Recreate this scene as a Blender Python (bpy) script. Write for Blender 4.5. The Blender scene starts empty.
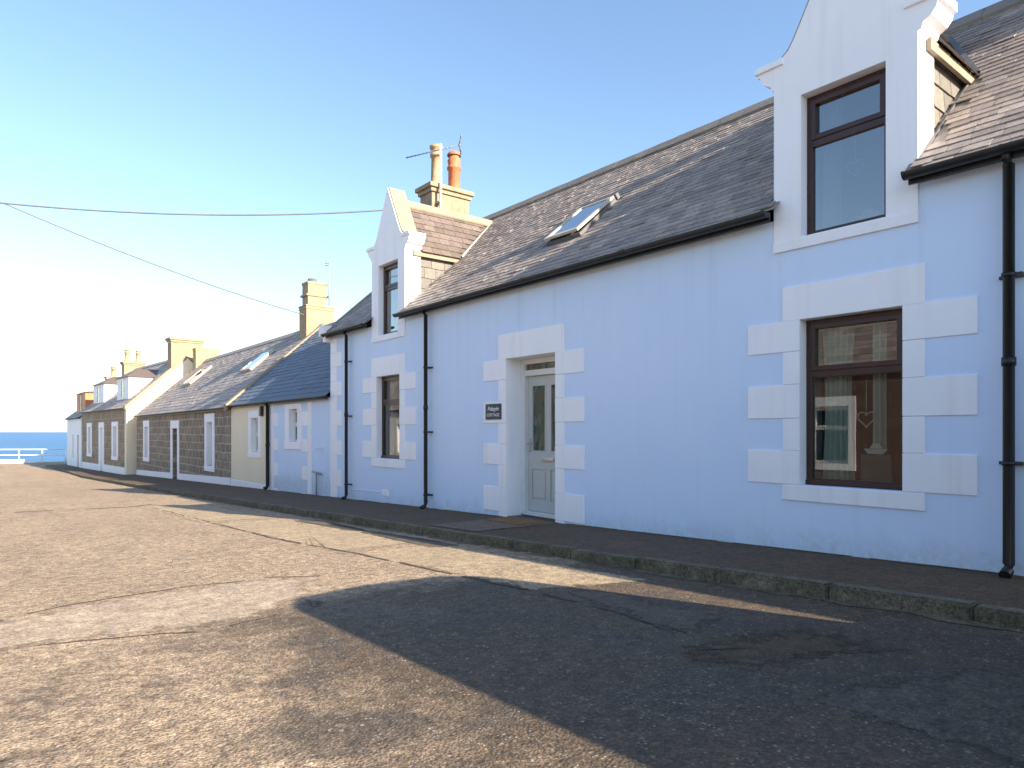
import bpy, bmesh, math, random
from mathutils import Vector, Matrix
random.seed(7)
C = bpy.context.scene
COL = C.collection
R = math.radians

# ------------------------------------------------------------------ camera
cam_d = bpy.data.cameras.new('camera')
cam = bpy.data.objects.new('camera', cam_d)
COL.objects.link(cam)
cam.location = (0, 0, 1.2)
cam.rotation_euler = (R(90), 0, -math.atan2(542, 683))
cam_d.sensor_width = 36
cam_d.lens = 36 * 683 / 1024
cam_d.shift_y = 48 / 1024
cam_d.clip_start = 0.05
cam_d.clip_end = 60000
C.camera = cam

# ------------------------------------------------------------------ light
SUN_DIR = Vector((0.50, -2.1, 1.0)).normalized()          # towards the sun
w = bpy.data.worlds.new('World')
C.world = w
w.use_nodes = True
nt = w.node_tree
sky = nt.nodes.new('ShaderNodeTexSky')
sky.sky_type = 'NISHITA'
sky.sun_disc = False
sky.sun_elevation = math.asin(SUN_DIR.z)
sky.sun_rotation = math.atan2(SUN_DIR.x, SUN_DIR.y)
sky.altitude = 0
sky.air_density = 1.1
sky.dust_density = 0.7
sky.ozone_density = 2.4
bg = nt.nodes['Background']
bg.inputs['Strength'].default_value = 0.112
nt.links.new(sky.outputs[0], bg.inputs['Color'])
sun_d = bpy.data.lights.new('sun', 'SUN')
sun_d.energy = 5.0
sun_d.angle = R(0.5)
sun_d.color = (1.0, 0.86, 0.68)
sun = bpy.data.objects.new('sun', sun_d)
COL.objects.link(sun)
sun.rotation_euler = (-SUN_DIR).to_track_quat('-Z', 'Y').to_euler()
sun.location = (0, -20, 30)
C.view_settings.view_transform = 'Standard'
C.view_settings.look = 'None'
C.view_settings.gamma = 1
C.view_settings.exposure = 1.46
C.view_settings.use_curve_mapping = False

# ------------------------------------------------------------------ materials
def new_mat(name):
    m = bpy.data.materials.new(name)
    m.use_nodes = True
    return m, m.node_tree, m.node_tree.nodes['Principled BSDF']

def N(t, kind, **kw):
    n = t.nodes.new(kind)
    for k, v in kw.items():
        if k in n.inputs:
            n.inputs[k].default_value = v
        else:
            setattr(n, k, v)
    return n

def ramp(t, src, stops, interp='LINEAR'):
    n = t.nodes.new('ShaderNodeValToRGB')
    n.color_ramp.interpolation = interp
    e = n.color_ramp.elements
    while len(e) < len(stops):
        e.new(0.5)
    for el, (p, c) in zip(e, stops):
        el.position = p
        el.color = (c, c, c, 1) if not isinstance(c, tuple) else (*c, 1)
    t.links.new(src, n.inputs[0])
    return n.outputs[0]

def mix(t, fac, a, b, mode='MIX'):
    n = t.nodes.new('ShaderNodeMix')
    n.data_type = 'RGBA'
    n.blend_type = mode
    def put(sock, v):
        if isinstance(v, bpy.types.NodeSocket):
            t.links.new(v, sock)
        elif isinstance(v, tuple):
            sock.default_value = (*v, 1)
        else:
            sock.default_value = v
    put(n.inputs[0], fac)
    put(n.inputs[6], a)
    put(n.inputs[7], b)
    return n.outputs[2]

def math_n(t, op, a, b=None, clamp=False):
    n = t.nodes.new('ShaderNodeMath')
    n.operation = op
    n.use_clamp = clamp
    for s, v in zip(n.inputs, (a, b)):
        if v is None:
            continue
        if isinstance(v, bpy.types.NodeSocket):
            t.links.new(v, s)
        else:
            s.default_value = v
    return n.outputs[0]

def coords(t):
    return t.nodes.new('ShaderNodeTexCoord').outputs['Object']

def noise(t, vec, scale, detail=4, rough=0.55, dist=0.0):
    n = t.nodes.new('ShaderNodeTexNoise')
    n.inputs['Scale'].default_value = scale
    n.inputs['Detail'].default_value = detail
    n.inputs['Roughness'].default_value = rough
    n.inputs['Distortion'].default_value = dist
    t.links.new(vec, n.inputs['Vector'])
    return n.outputs['Fac']

def scaled(t, vec, s):
    n = t.nodes.new('ShaderNodeMapping')
    n.inputs['Scale'].default_value = s
    t.links.new(vec, n.inputs['Vector'])
    return n.outputs[0]

def bump(t, bs, h, strength, dist=0.01):
    n = t.nodes.new('ShaderNodeBump')
    n.inputs['Strength'].default_value = strength
    n.inputs['Distance'].default_value = dist
    t.links.new(h, n.inputs['Height'])
    t.links.new(n.outputs[0], bs.inputs['Normal'])

def paint(name, a, b, rough=0.6, scale=1.5, bscale=40, bstr=0.15, streak=0.0, dirt=None):
    """a painted or plain surface: two tones by large noise, fine bump, rain streaks"""
    m, t, bs = new_mat(name)
    v = coords(t)
    f = ramp(t, noise(t, v, scale, 5), [(0.35, 0.0), (0.68, 1.0)])
    c = mix(t, f, a, b)
    if streak:
        s = noise(t, scaled(t, v, (9, 9, 0.5)), 1.0, 4)
        s = ramp(t, s, [(0.52, 0.0), (0.75, 1.0)])
        d = dirt or tuple(x * 0.6 for x in a)
        c = mix(t, math_n(t, 'MULTIPLY', s, streak), c, d)
    t.links.new(c, bs.inputs['Base Color'])
    bs.inputs['Roughness'].default_value = rough
    bump(t, bs, noise(t, v, bscale, 3), bstr, 0.01)
    return m

M = {}
def house_wall():
    m = paint('pale_blue_render', (0.61, 0.75, 0.97), (0.65, 0.78, 0.98), 0.75, 0.8, 34, 0.16, 0.16, (0.50, 0.64, 0.80))
    t = m.node_tree; bs = t.nodes['Principled BSDF']
    old = bs.inputs['Base Color'].links[0].from_socket
    v = coords(t)
    sx = t.nodes.new('ShaderNodeSeparateXYZ'); t.links.new(v, sx.inputs[0])
    h = math_n(t, 'ADD', sx.outputs['Z'], math_n(t, 'MULTIPLY', sx.outputs['Y'], 0.027))
    n1 = noise(t, scaled(t, v, (1, 2.2, 1.2)), 1.6, 6, 0.7)
    n2 = noise(t, v, 14, 5, 0.7)
    hh = math_n(t, 'SUBTRACT', h, math_n(t, 'MULTIPLY', n1, 0.55))
    foot = ramp(t, math_n(t, 'ADD', hh, 0.35), [(0.02, 0.75), (0.30, 0.0)])
    foot = math_n(t, 'MULTIPLY', foot, ramp(t, n2, [(0.35, 0.15), (0.65, 1.0)]))
    c = mix(t, foot, old, (0.42, 0.47, 0.48))
    scuff = ramp(t, noise(t, scaled(t, v, (1, 0.7, 1.4)), 1.3, 6, 0.65), [(0.56, 0.0), (0.74, 0.45)])
    c = mix(t, scuff, c, (0.66, 0.77, 0.90))
    run = ramp(t, noise(t, scaled(t, v, (6, 6, 0.22)), 1.0, 3, 0.6), [(0.58, 0.0), (0.72, 1.0)])
    top = ramp(t, math_n(t, 'MULTIPLY', h, 0.25), [(0.45, 0.0), (0.90, 0.35)])
    c = mix(t, math_n(t, 'MULTIPLY', run, top), c, (0.44, 0.54, 0.64))
    t.links.new(c, bs.inputs['Base Color'])
    return m
M['blue_wall'] = house_wall()
M['white_trim'] = paint('white_masonry_paint', (0.89, 0.90, 0.94), (0.86, 0.87, 0.92), 0.65, 1.8, 26, 0.2, 0.28, (0.66, 0.66, 0.66))
M['white_wall'] = paint('white_render', (0.74, 0.73, 0.71), (0.68, 0.67, 0.65), 0.7, 0.8, 30, 0.3, 0.2, (0.5, 0.48, 0.44))
M['cream_wall'] = paint('cream_render', (0.84, 0.75, 0.56), (0.80, 0.71, 0.53), 0.7, 0.8, 30, 0.3, 0.2, (0.45, 0.40, 0.30))
M['beige_wall'] = paint('beige_render', (0.60, 0.52, 0.38), (0.55, 0.47, 0.34), 0.7, 0.8, 30, 0.3, 0.25, (0.40, 0.34, 0.25))
M['brown_frame'] = paint('brown_plastic', (0.040, 0.014, 0.010), (0.050, 0.018, 0.012), 0.32, 6, 60, 0.05)
M['white_frame'] = paint('white_plastic', (0.72, 0.73, 0.72), (0.70, 0.71, 0.70), 0.35, 3, 60, 0.03)
M['door_paint'] = paint('grey_green_door_paint', (0.53, 0.545, 0.53), (0.50, 0.52, 0.505), 0.4, 3, 60, 0.05)
M['black_plastic'] = paint('black_plastic', (0.008, 0.008, 0.009), (0.013, 0.013, 0.014), 0.42, 5, 50, 0.08, 0.3, (0.05, 0.05, 0.05))
M['sandstone'] = paint('sandstone', (0.31, 0.245, 0.165), (0.22, 0.175, 0.12), 0.85, 5, 45, 0.6, 0.4, (0.12, 0.10, 0.07))
M['pale_sandstone'] = paint('pale_sandstone', (0.36, 0.275, 0.17), (0.29, 0.22, 0.14), 0.85, 5, 45, 0.6, 0.35, (0.26, 0.21, 0.15))
M['coping'] = paint('coping_stone', (0.31, 0.25, 0.18), (0.23, 0.19, 0.14), 0.8, 4, 45, 0.4, 0.2, (0.30, 0.25, 0.19))
M['ridge'] = paint('old_ridge_tile', (0.24, 0.205, 0.175), (0.17, 0.15, 0.135), 0.85, 3, 40, 0.5, 0.3, (0.12, 0.11, 0.10))
M['terracotta'] = paint('terracotta', (0.50, 0.17, 0.08), (0.40, 0.13, 0.06), 0.7, 8, 60, 0.2, 0.3, (0.25, 0.10, 0.06))
M['buff_clay'] = paint('buff_clay', (0.40, 0.30, 0.18), (0.31, 0.23, 0.14), 0.75, 8, 60, 0.2, 0.3, (0.25, 0.19, 0.13))
M['lead'] = paint('lead_flashing', (0.10, 0.10, 0.105), (0.14, 0.14, 0.145), 0.55, 6, 40, 0.2)
M['pale_lead'] = paint('pale_flashing', (0.50, 0.46, 0.40), (0.42, 0.39, 0.34), 0.6, 6, 40, 0.2)
M['galvanised'] = paint('grey_metal', (0.30, 0.30, 0.31), (0.24, 0.24, 0.25), 0.4, 10, 60, 0.05)
M['white_pole'] = paint('white_painted_metal', (0.72, 0.70, 0.66), (0.6, 0.58, 0.54), 0.5, 10, 60, 0.05)
M['chrome'] = paint('brushed_steel', (0.55, 0.55, 0.55), (0.5, 0.5, 0.5), 0.25, 10, 60, 0.02)
M['chrome'].node_tree.nodes['Principled BSDF'].inputs['Metallic'].default_value = 0.9
M['cable'] = paint('dark_cable', (0.13, 0.15, 0.19), (0.16, 0.18, 0.22), 0.5, 10, 60, 0.02)
M['orange_wood'] = paint('orange_stained_wood', (0.50, 0.19, 0.06), (0.40, 0.15, 0.05), 0.55, 5, 40, 0.2)
M['interior'] = paint('interior_plaster', (0.22, 0.20, 0.18), (0.18, 0.17, 0.15), 0.9, 1, 20, 0.1)
M['curtain'] = paint('white_curtain', (0.72, 0.77, 0.73), (0.64, 0.70, 0.66), 0.9, 6, 60, 0.1)
M['red_fabric'] = paint('dark_red_fabric', (0.20, 0.03, 0.04), (0.15, 0.02, 0.03), 0.9, 6, 60, 0.1)
M['ornament'] = paint('white_ceramic', (0.78, 0.78, 0.76), (0.75, 0.75, 0.73), 0.3, 6, 60, 0.02)
M['plaque'] = paint('slate_plaque', (0.018, 0.026, 0.042), (0.024, 0.032, 0.05), 0.45, 14, 60, 0.15)
M['plaque_text'] = paint('pale_lettering', (0.72, 0.74, 0.76), (0.7, 0.72, 0.74), 0.5, 14, 60, 0.02)
M['doormat'] = paint('coir', (0.28, 0.15, 0.045), (0.20, 0.10, 0.03), 0.95, 14, 180, 0.9)
M['rubber'] = paint('rubber', (0.015, 0.015, 0.015), (0.02, 0.02, 0.02), 0.8, 14, 60, 0.1)
M['van_paint'] = paint('silver_van_paint', (0.42, 0.43, 0.45), (0.40, 0.41, 0.43), 0.3, 1, 60, 0.01)
M['wood_pole'] = paint('weathered_wood', (0.16, 0.12, 0.08), (0.11, 0.085, 0.06), 0.85, 8, 60, 0.4, 0.4, (0.07, 0.055, 0.04))
M['rail_white'] = paint('white_rail_paint', (0.76, 0.78, 0.78), (0.70, 0.72, 0.72), 0.5, 4, 60, 0.05)
M['door_red'] = paint('dark_door_paint', (0.10, 0.055, 0.045), (0.085, 0.045, 0.04), 0.45, 4, 60, 0.05)

def glass(name, tint, refl=1.0, dark=0.55, rough=0.0):
    m = bpy.data.materials.new(name)
    m.use_nodes = True
    t = m.node_tree
    for n in list(t.nodes):
        t.nodes.remove(n)
    out = t.nodes.new('ShaderNodeOutputMaterial')
    tr = t.nodes.new('ShaderNodeBsdfTransparent')
    tr.inputs[0].default_value = (*tint, 1)
    gl = t.nodes.new('ShaderNodeBsdfGlossy')
    gl.inputs['Roughness'].default_value = rough
    fr = t.nodes.new('ShaderNodeFresnel')
    fr.inputs[0].default_value = 1.55
    f = math_n(t, 'MULTIPLY_ADD', fr.outputs[0], refl, True)
    f.node.inputs[2].default_value = dark
    v = coords(t)
    b = t.nodes.new('ShaderNodeBump')
    b.inputs['Strength'].default_value = 0.03
    b.inputs['Distance'].default_value = 0.02
    t.links.new(noise(t, v, 1.6, 1), b.inputs['Height'])
    t.links.new(b.outputs[0], gl.inputs['Normal'])
    ms = t.nodes.new('ShaderNodeMixShader')
    t.links.new(f, ms.inputs[0])
    t.links.new(tr.outputs[0], ms.inputs[1])
    t.links.new(gl.outputs[0], ms.inputs[2])
    t.links.new(ms.outputs[0], out.inputs[0])
    return m
M['glass'] = glass('window_glass', (0.66, 0.74, 0.70), 1.5, 0.08)
M['upper_glass'] = glass('upper_window_glass', (0.40, 0.44, 0.46), 1.5, 0.25)
M['sky_glass'] = glass('skylight_glass', (0.35, 0.37, 0.38), 1.2, 0.45)
M['dark_glass'] = glass('dark_glass', (0.20, 0.22, 0.22), 1.2, 0.06)

def obscure_glass():
    m, t, bs = new_mat('leaded_door_glass')
    v = coords(t)
    vo = t.nodes.new('ShaderNodeTexVoronoi')
    vo.feature = 'F1'
    vo.inputs['Scale'].default_value = 9
    t.links.new(scaled(t, v, (1, 1.6, 0.5)), vo.inputs['Vector'])
    sep = t.nodes.new('ShaderNodeSeparateColor')
    t.links.new(vo.outputs['Color'], sep.inputs[0])
    c = ramp(t, sep.outputs[0], [(0.0, (0.03, 0.06, 0.04)), (0.45, (0.07, 0.10, 0.06)), (0.7, (0.12, 0.09, 0.05)), (1.0, (0.16, 0.17, 0.15))])
    t.links.new(c, bs.inputs['Base Color'])
    bs.inputs['Roughness'].default_value = 0.12
    bump(t, bs, vo.outputs['Distance'], 0.4, 0.02)
    return m
M['door_glass'] = obscure_glass()

def slate_mat(name, dark, light, moss=0.15):
    m, t, bs = new_mat(name)
    at = t.nodes.new('ShaderNodeAttribute')
    at.attribute_name = 'tone'
    v = coords(t)
    c = mix(t, at.outputs['Fac'], dark, light)
    sp = noise(t, v, 22, 5, 0.7)
    c = mix(t, ramp(t, sp, [(0.38, 0.0), (0.75, 0.7)]), c, tuple(x * 0.55 for x in dark))
    li = noise(t, v, 1.1, 6, 0.7)
    li2 = noise(t, v, 38, 3, 0.6)
    f = math_n(t, 'MULTIPLY', ramp(t, li, [(0.50, 0.0), (0.72, 1.0)]), ramp(t, li2, [(0.48, 0.0), (0.62, 1.0)]))
    c = mix(t, math_n(t, 'MULTIPLY', f, moss * 3), c, (0.34, 0.29, 0.20))
    t.links.new(c, bs.inputs['Base Color'])
    bs.inputs['Roughness'].default_value = 0.62
    bump(t, bs, noise(t, v, 60, 4, 0.7), 0.5, 0.006)
    return m
M['slate'] = slate_mat('weathered_slate', (0.225, 0.19, 0.172), (0.50, 0.41, 0.345), 0.07)
M['blue_slate'] = slate_mat('blue_slate', (0.10, 0.125, 0.17), (0.15, 0.18, 0.235), 0.02)
M['dormer_slate'] = slate_mat('brown_dormer_slate', (0.10, 0.078, 0.068), (0.21, 0.165, 0.14), 0.08)
M['cheek_slate'] = slate_mat('pale_hung_slate', (0.125, 0.115, 0.10), (0.20, 0.18, 0.155), 0.1)

def masonry(name, a, b, mortar, bw=0.55, rh=0.30, msize=0.028):
    m, t, bs = new_mat(name)
    v = coords(t)
    sx = t.nodes.new('ShaderNodeSeparateXYZ')
    t.links.new(v, sx.inputs[0])
    cx = t.nodes.new('ShaderNodeCombineXYZ')
    t.links.new(sx.outputs['Y'], cx.inputs['X'])
    t.links.new(sx.outputs['Z'], cx.inputs['Y'])
    # warp the joints a little
    wv = t.nodes.new('ShaderNodeVectorMath')
    wv.operation = 'MULTIPLY_ADD'
    nn = t.nodes.new('ShaderNodeTexNoise')
    nn.inputs['Scale'].default_value = 2.5
    t.links.new(v, nn.inputs['Vector'])
    t.links.new(nn.outputs['Color'], wv.inputs[0])
    wv.inputs[1].default_value = (0.16, 0.10, 0)
    t.links.new(cx.outputs[0], wv.inputs[2])
    br = t.nodes.new('ShaderNodeTexBrick')
    br.inputs['Scale'].default_value = 1.0
    br.inputs['Brick Width'].default_value = bw
    br.inputs['Row Height'].default_value = rh
    br.inputs['Mortar Size'].default_value = msize
    br.inputs['Mortar Smooth'].default_value = 0.5
    br.inputs['Color1'].default_value = (*a, 1)
    br.inputs['Color2'].default_value = (*b, 1)
    br.inputs['Mortar'].default_value = (*mortar, 1)
    t.links.new(wv.outputs[0], br.inputs['Vector'])
    g = noise(t, v, 9, 5, 0.7)
    stv = t.nodes.new('ShaderNodeTexVoronoi'); stv.inputs['Scale'].default_value = 2.6
    t.links.new(scaled(t, wv.outputs[0], (1, 1.7, 1)), stv.inputs['Vector'])
    ssp = t.nodes.new('ShaderNodeSeparateColor'); t.links.new(stv.outputs['Color'], ssp.inputs[0])
    c = mix(t, ramp(t, ssp.outputs[0], [(0.3, 0.0), (0.9, 0.4)]), br.outputs['Color'], tuple(x * 0.45 for x in a))
    c = mix(t, ramp(t, g, [(0.3, 0.0), (0.75, 0.55)]), c, tuple(x * 0.55 for x in a))
    t.links.new(c, bs.inputs['Base Color'])
    bs.inputs['Roughness'].default_value = 0.85
    h = math_n(t, 'SUBTRACT', math_n(t, 'MULTIPLY', g, 0.5), br.outputs['Fac'])
    bump(t, bs, h, 0.8, 0.04)
    return m
M['granite'] = masonry('grey_granite_masonry', (0.34, 0.27, 0.20), (0.19, 0.155, 0.12), (0.56, 0.49, 0.39), 0.5, 0.29, 0.034)
M['brown_stone'] = masonry('brown_stone_masonry', (0.40, 0.31, 0.215), (0.26, 0.20, 0.145), (0.52, 0.44, 0.34), 0.6, 0.33, 0.028)
M['pink_granite'] = masonry('pink_granite_masonry', (0.22, 0.14, 0.11), (0.17, 0.11, 0.09), (0.26, 0.20, 0.165), 0.6, 0.32, 0.015)

# ------------------------------------------------------------------ mesh helper
class MB:
    def __init__(s):
        s.v, s.f, s.tone, s.sm = [], [], [], []
    def face(s, pts, tone=0.5, smooth=False):
        i = len(s.v)
        s.v += [tuple(p) for p in pts]
        s.f.append(tuple(range(i, i + len(pts))))
        s.tone.append(tone); s.sm.append(smooth)
    def poly(s, verts, faces, tone=0.5, smooth=False):
        i = len(s.v)
        s.v += [tuple(p) for p in verts]
        for f in faces:
            s.f.append(tuple(i + k for k in f))
            s.tone.append(tone); s.sm.append(smooth)
    def box(s, x0, x1, y0, y1, z0, z1):
        v = [(x, y, z) for z in (z0, z1) for y in (y0, y1) for x in (x0, x1)]
        s.poly(v, [(0, 2, 3, 1), (4, 5, 7, 6), (0, 1, 5, 4), (2, 6, 7, 3), (0, 4, 6, 2), (1, 3, 7, 5)])
    def bbox(s, x0, x1, y0, y1, z0, z1, b=0.01):
        """box with bevelled edges (chamfer)"""
        bm = bmesh.new()
        bmesh.ops.create_cube(bm, size=1)
        for v in bm.verts:
            v.co = Vector(((x0 + x1) / 2 + v.co.x * (x1 - x0), (y0 + y1) / 2 + v.co.y * (y1 - y0), (z0 + z1) / 2 + v.co.z * (z1 - z0)))
        bmesh.ops.bevel(bm, geom=bm.edges[:], offset=b, segments=2, affect='EDGES', profile=0.6)
        bm.verts.index_update()
        s.poly([v.co[:] for v in bm.verts], [tuple(v.index for v in f.verts) for f in bm.faces])
        bm.free()
    def prism(s, prof, fn, h0, h1, caps=True):
        """prof: list of 2D points; fn(a,b,h)->xyz"""
        n = len(prof)
        v = [fn(a, b, h0) for a, b in prof] + [fn(a, b, h1) for a, b in prof]
        f = [(i, (i + 1) % n, n + (i + 1) % n, n + i) for i in range(n)]
        if caps:
            f += [tuple(range(n - 1, -1, -1)), tuple(range(n, 2 * n))]
        s.poly(v, f)
    def tube(s, pts, r, n=10, caps=True, smooth=True):
        pts = [Vector(p) for p in pts]
        rr = r if isinstance(r, (list, tuple)) else [r] * len(pts)
        rings = []
        for i, p in enumerate(pts):
            d = (pts[min(i + 1, len(pts) - 1)] - pts[max(i - 1, 0)]).normalized()
            up = Vector((0, 0, 1)) if abs(d.z) < 0.95 else Vector((0, 1, 0))
            a = d.cross(up).normalized(); b = d.cross(a).normalized()
            rings.append([p + rr[i] * (math.cos(2 * math.pi * k / n) * a + math.sin(2 * math.pi * k / n) * b) for k in range(n)])
        v = [q[:] for ring in rings for q in ring]
        f = []
        for i in range(len(pts) - 1):
            for k in range(n):
                f.append((i * n + k, i * n + (k + 1) % n, (i + 1) * n + (k + 1) % n, (i + 1) * n + k))
        s.poly(v, f, smooth=smooth)
        if caps:
            s.face([q[:] for q in rings[0]]); s.face([q[:] for q in rings[-1]][::-1])
    def lathe(s, c, prof, n=16):
        v = []
        for r, z in prof:
            v += [(c[0] + r * math.cos(2 * math.pi * k / n), c[1] + r * math.sin(2 * math.pi * k / n), c[2] + z) for k in range(n)]
        f = []
        for i in range(len(prof) - 1):
            for k in range(n):
                f.append((i * n + k, i * n + (k + 1) % n, (i + 1) * n + (k + 1) % n, (i + 1) * n + k))
        s.poly(v, f, smooth=True)
    def build(s, name, mat, parent=None, recalc=True):
        me = bpy.data.meshes.new(name)
        me.from_pydata(s.v, [], s.f)
        a = me.attributes.new('tone', 'FLOAT', 'FACE')
        a.data.foreach_set('value', s.tone)
        me.polygons.foreach_set('use_smooth', s.sm)
        if recalc:
            bm = bmesh.new(); bm.from_mesh(me)
            bmesh.ops.remove_doubles(bm, verts=bm.verts, dist=1e-5)
            bmesh.ops.recalc_face_normals(bm, faces=bm.faces)
            bm.to_mesh(me); bm.free()
        me.materials.append(M[mat] if isinstance(mat, str) else mat)
        o = bpy.data.objects.new(name, me)
        COL.objects.link(o)
        if parent:
            o.parent = parent
        return o

def thing(name, label, cat, loc=(0, 0, 0), rotz=0, group=None):
    o = bpy.data.objects.new(name, None)
    COL.objects.link(o)
    o.location = loc; o.rotation_euler = (0, 0, rotz)
    o.empty_display_size = 0.3
    tag(o, label, cat, group)
    return o
def tag(o, label, cat, group=None):
    o['label'] = label; o['category'] = cat
    if group: o['group'] = group
    return o
def struct(o):
    o['kind'] = 'structure'
    return o

def ground_z(y):
    if y < 40: return -0.027 * y
    if y < 57: return -1.08 - (y - 40) * 0.007
    return -1.2
PAVE = 0.10

# ------------------------------------------------------------------ ground materials
def grit(t, v, c, lo=0.40, hi=1.75, scale=48):
    g1 = noise(t, v, scale, 3, 0.75)
    g2 = noise(t, v, scale * 0.22, 5, 0.75)
    def mr(src, a, b, p, q):
        n = t.nodes.new('ShaderNodeMapRange')
        for k, x in zip((1, 2, 3, 4), (a, b, p, q)): n.inputs[k].default_value = x
        t.links.new(src, n.inputs[0]); return n.outputs[0]
    f = mr(g1, 0.34, 0.66, lo, hi)
    f2 = mr(g2, 0.36, 0.64, 0.70, 1.28)
    c = mix(t, 1.0, c, f, 'MULTIPLY')
    return mix(t, 1.0, c, f2, 'MULTIPLY')
def road_mat():
    m, t, bs = new_mat('worn_asphalt')
    v = coords(t)
    sx = t.nodes.new('ShaderNodeSeparateXYZ'); t.links.new(v, sx.inputs[0])
    X, Y = sx.outputs['X'], sx.outputs['Y']
    big = noise(t, v, 0.55, 6, 0.6)
    mid = noise(t, v, 2.6, 6, 0.65, 0.4)
    lane = noise(t, scaled(t, v, (1.3, 0.16, 1)), 1.0, 4, 0.6)
    c = mix(t, ramp(t, big, [(0.3, 0.0), (0.7, 1.0)]), (0.41, 0.295, 0.19), (0.54, 0.40, 0.265))
    c = mix(t, ramp(t, lane, [(0.45, 0.0), (0.7, 0.55)]), c, (0.55, 0.41, 0.27))
    c = mix(t, ramp(t, mid, [(0.52, 0.0), (0.72, 0.5)]), c, (0.19, 0.14, 0.10))
    # newer dark asphalt, right and near
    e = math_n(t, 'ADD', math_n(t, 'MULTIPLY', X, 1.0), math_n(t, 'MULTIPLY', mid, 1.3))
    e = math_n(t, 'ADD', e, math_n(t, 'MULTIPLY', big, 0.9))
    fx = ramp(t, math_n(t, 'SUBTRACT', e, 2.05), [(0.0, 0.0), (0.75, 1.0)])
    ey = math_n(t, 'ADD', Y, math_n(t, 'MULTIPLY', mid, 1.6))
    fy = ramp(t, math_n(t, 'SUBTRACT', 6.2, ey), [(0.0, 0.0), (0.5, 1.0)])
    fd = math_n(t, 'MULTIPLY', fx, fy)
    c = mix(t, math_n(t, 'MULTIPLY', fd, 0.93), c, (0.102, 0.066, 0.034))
    # damp / oily stains in the foreground
    st = noise(t, v, 1.15, 5, 0.6, 0.5)
    sy = ramp(t, math_n(t, 'SUBTRACT', 5.0, Y), [(0.0, 0.0), (0.8, 1.0)])
    fs = math_n(t, 'MULTIPLY', ramp(t, st, [(0.50, 0.0), (0.60, 0.85)]), sy)
    c = mix(t, fs, c, (0.10, 0.075, 0.055))
    # old tyre-dark blotches further off
    far = ramp(t, noise(t, scaled(t, v, (1, 0.35, 1)), 0.9, 5, 0.65), [(0.58, 0.0), (0.70, 0.5)])
    c = mix(t, far, c, (0.20, 0.15, 0.11))
    # stone chips
    vo = t.nodes.new('ShaderNodeTexVoronoi'); vo.inputs['Scale'].default_value = 62
    wn = t.nodes.new('ShaderNodeVectorMath'); wn.operation = 'MULTIPLY_ADD'
    wt = t.nodes.new('ShaderNodeTexNoise'); wt.inputs['Scale'].default_value = 60; t.links.new(v, wt.inputs['Vector'])
    t.links.new(wt.outputs['Color'], wn.inputs[0]); wn.inputs[1].default_value = (0.012, 0.012, 0.012); t.links.new(v, wn.inputs[2])
    t.links.new(wn.outputs[0], vo.inputs['Vector'])
    sc = t.nodes.new('ShaderNodeSeparateColor'); t.links.new(vo.outputs['Color'], sc.inputs[0])
    chip = ramp(t, vo.outputs['Distance'], [(0.28, 1.0), (0.45, 0.0)])
    lc = math_n(t, 'MULTIPLY', chip, ramp(t, sc.outputs[0], [(0.60, 0.0), (0.95, 0.85)]))
    vis = ramp(t, noise(t, v, 7, 4, 0.7), [(0.35, 0.15), (0.65, 1.0)])
    lc = math_n(t, 'MULTIPLY', lc, vis)
    c = mix(t, lc, c, (0.66, 0.57, 0.45))
    dc = math_n(t, 'MULTIPLY', chip, ramp(t, sc.outputs[1], [(0.50, 0.0), (0.8, 0.8)]))
    c = mix(t, dc, c, (0.07, 0.055, 0.045))
    v2 = t.nodes.new('ShaderNodeTexVoronoi'); v2.inputs['Scale'].default_value = 32
    t.links.new(wn.outputs[0], v2.inputs['Vector'])
    s2 = t.nodes.new('ShaderNodeSeparateColor'); t.links.new(v2.outputs['Color'], s2.inputs[0])
    big_chip = math_n(t, 'MULTIPLY', ramp(t, v2.outputs['Distance'], [(0.18, 1.0), (0.34, 0.0)]), ramp(t, s2.outputs[0], [(0.84, 0.0), (0.97, 0.8)]))
    c = mix(t, big_chip, c, (0.46, 0.40, 0.33))
    blot = ramp(t, noise(t, v, 16, 6, 0.8), [(0.47, 0.0), (0.62, 0.6)])
    c = mix(t, blot, c, (0.06, 0.046, 0.034))
    fine = noise(t, v, 140, 3, 0.7)
    c = mix(t, ramp(t, fine, [(0.35, 0.5), (0.6, 0.0)]), c, (0.04, 0.032, 0.025))
    c = grit(t, v, c, 0.52, 1.45)
    t.links.new(c, bs.inputs['Base Color'])
    rg = ramp(t, fd, [(0.0, 0.9), (1.0, 0.75)])
    t.links.new(rg, bs.inputs['Roughness'])
    h = math_n(t, 'ADD', math_n(t, 'MULTIPLY', vo.outputs['Distance'], -0.7), math_n(t, 'MULTIPLY', fine, 0.5))
    h = math_n(t, 'ADD', h, math_n(t, 'MULTIPLY', noise(t, v, 22, 4, 0.7), 0.8))
    bump(t, bs, h, 1.0, 0.011)
    return m
M['road'] = road_mat()

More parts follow.
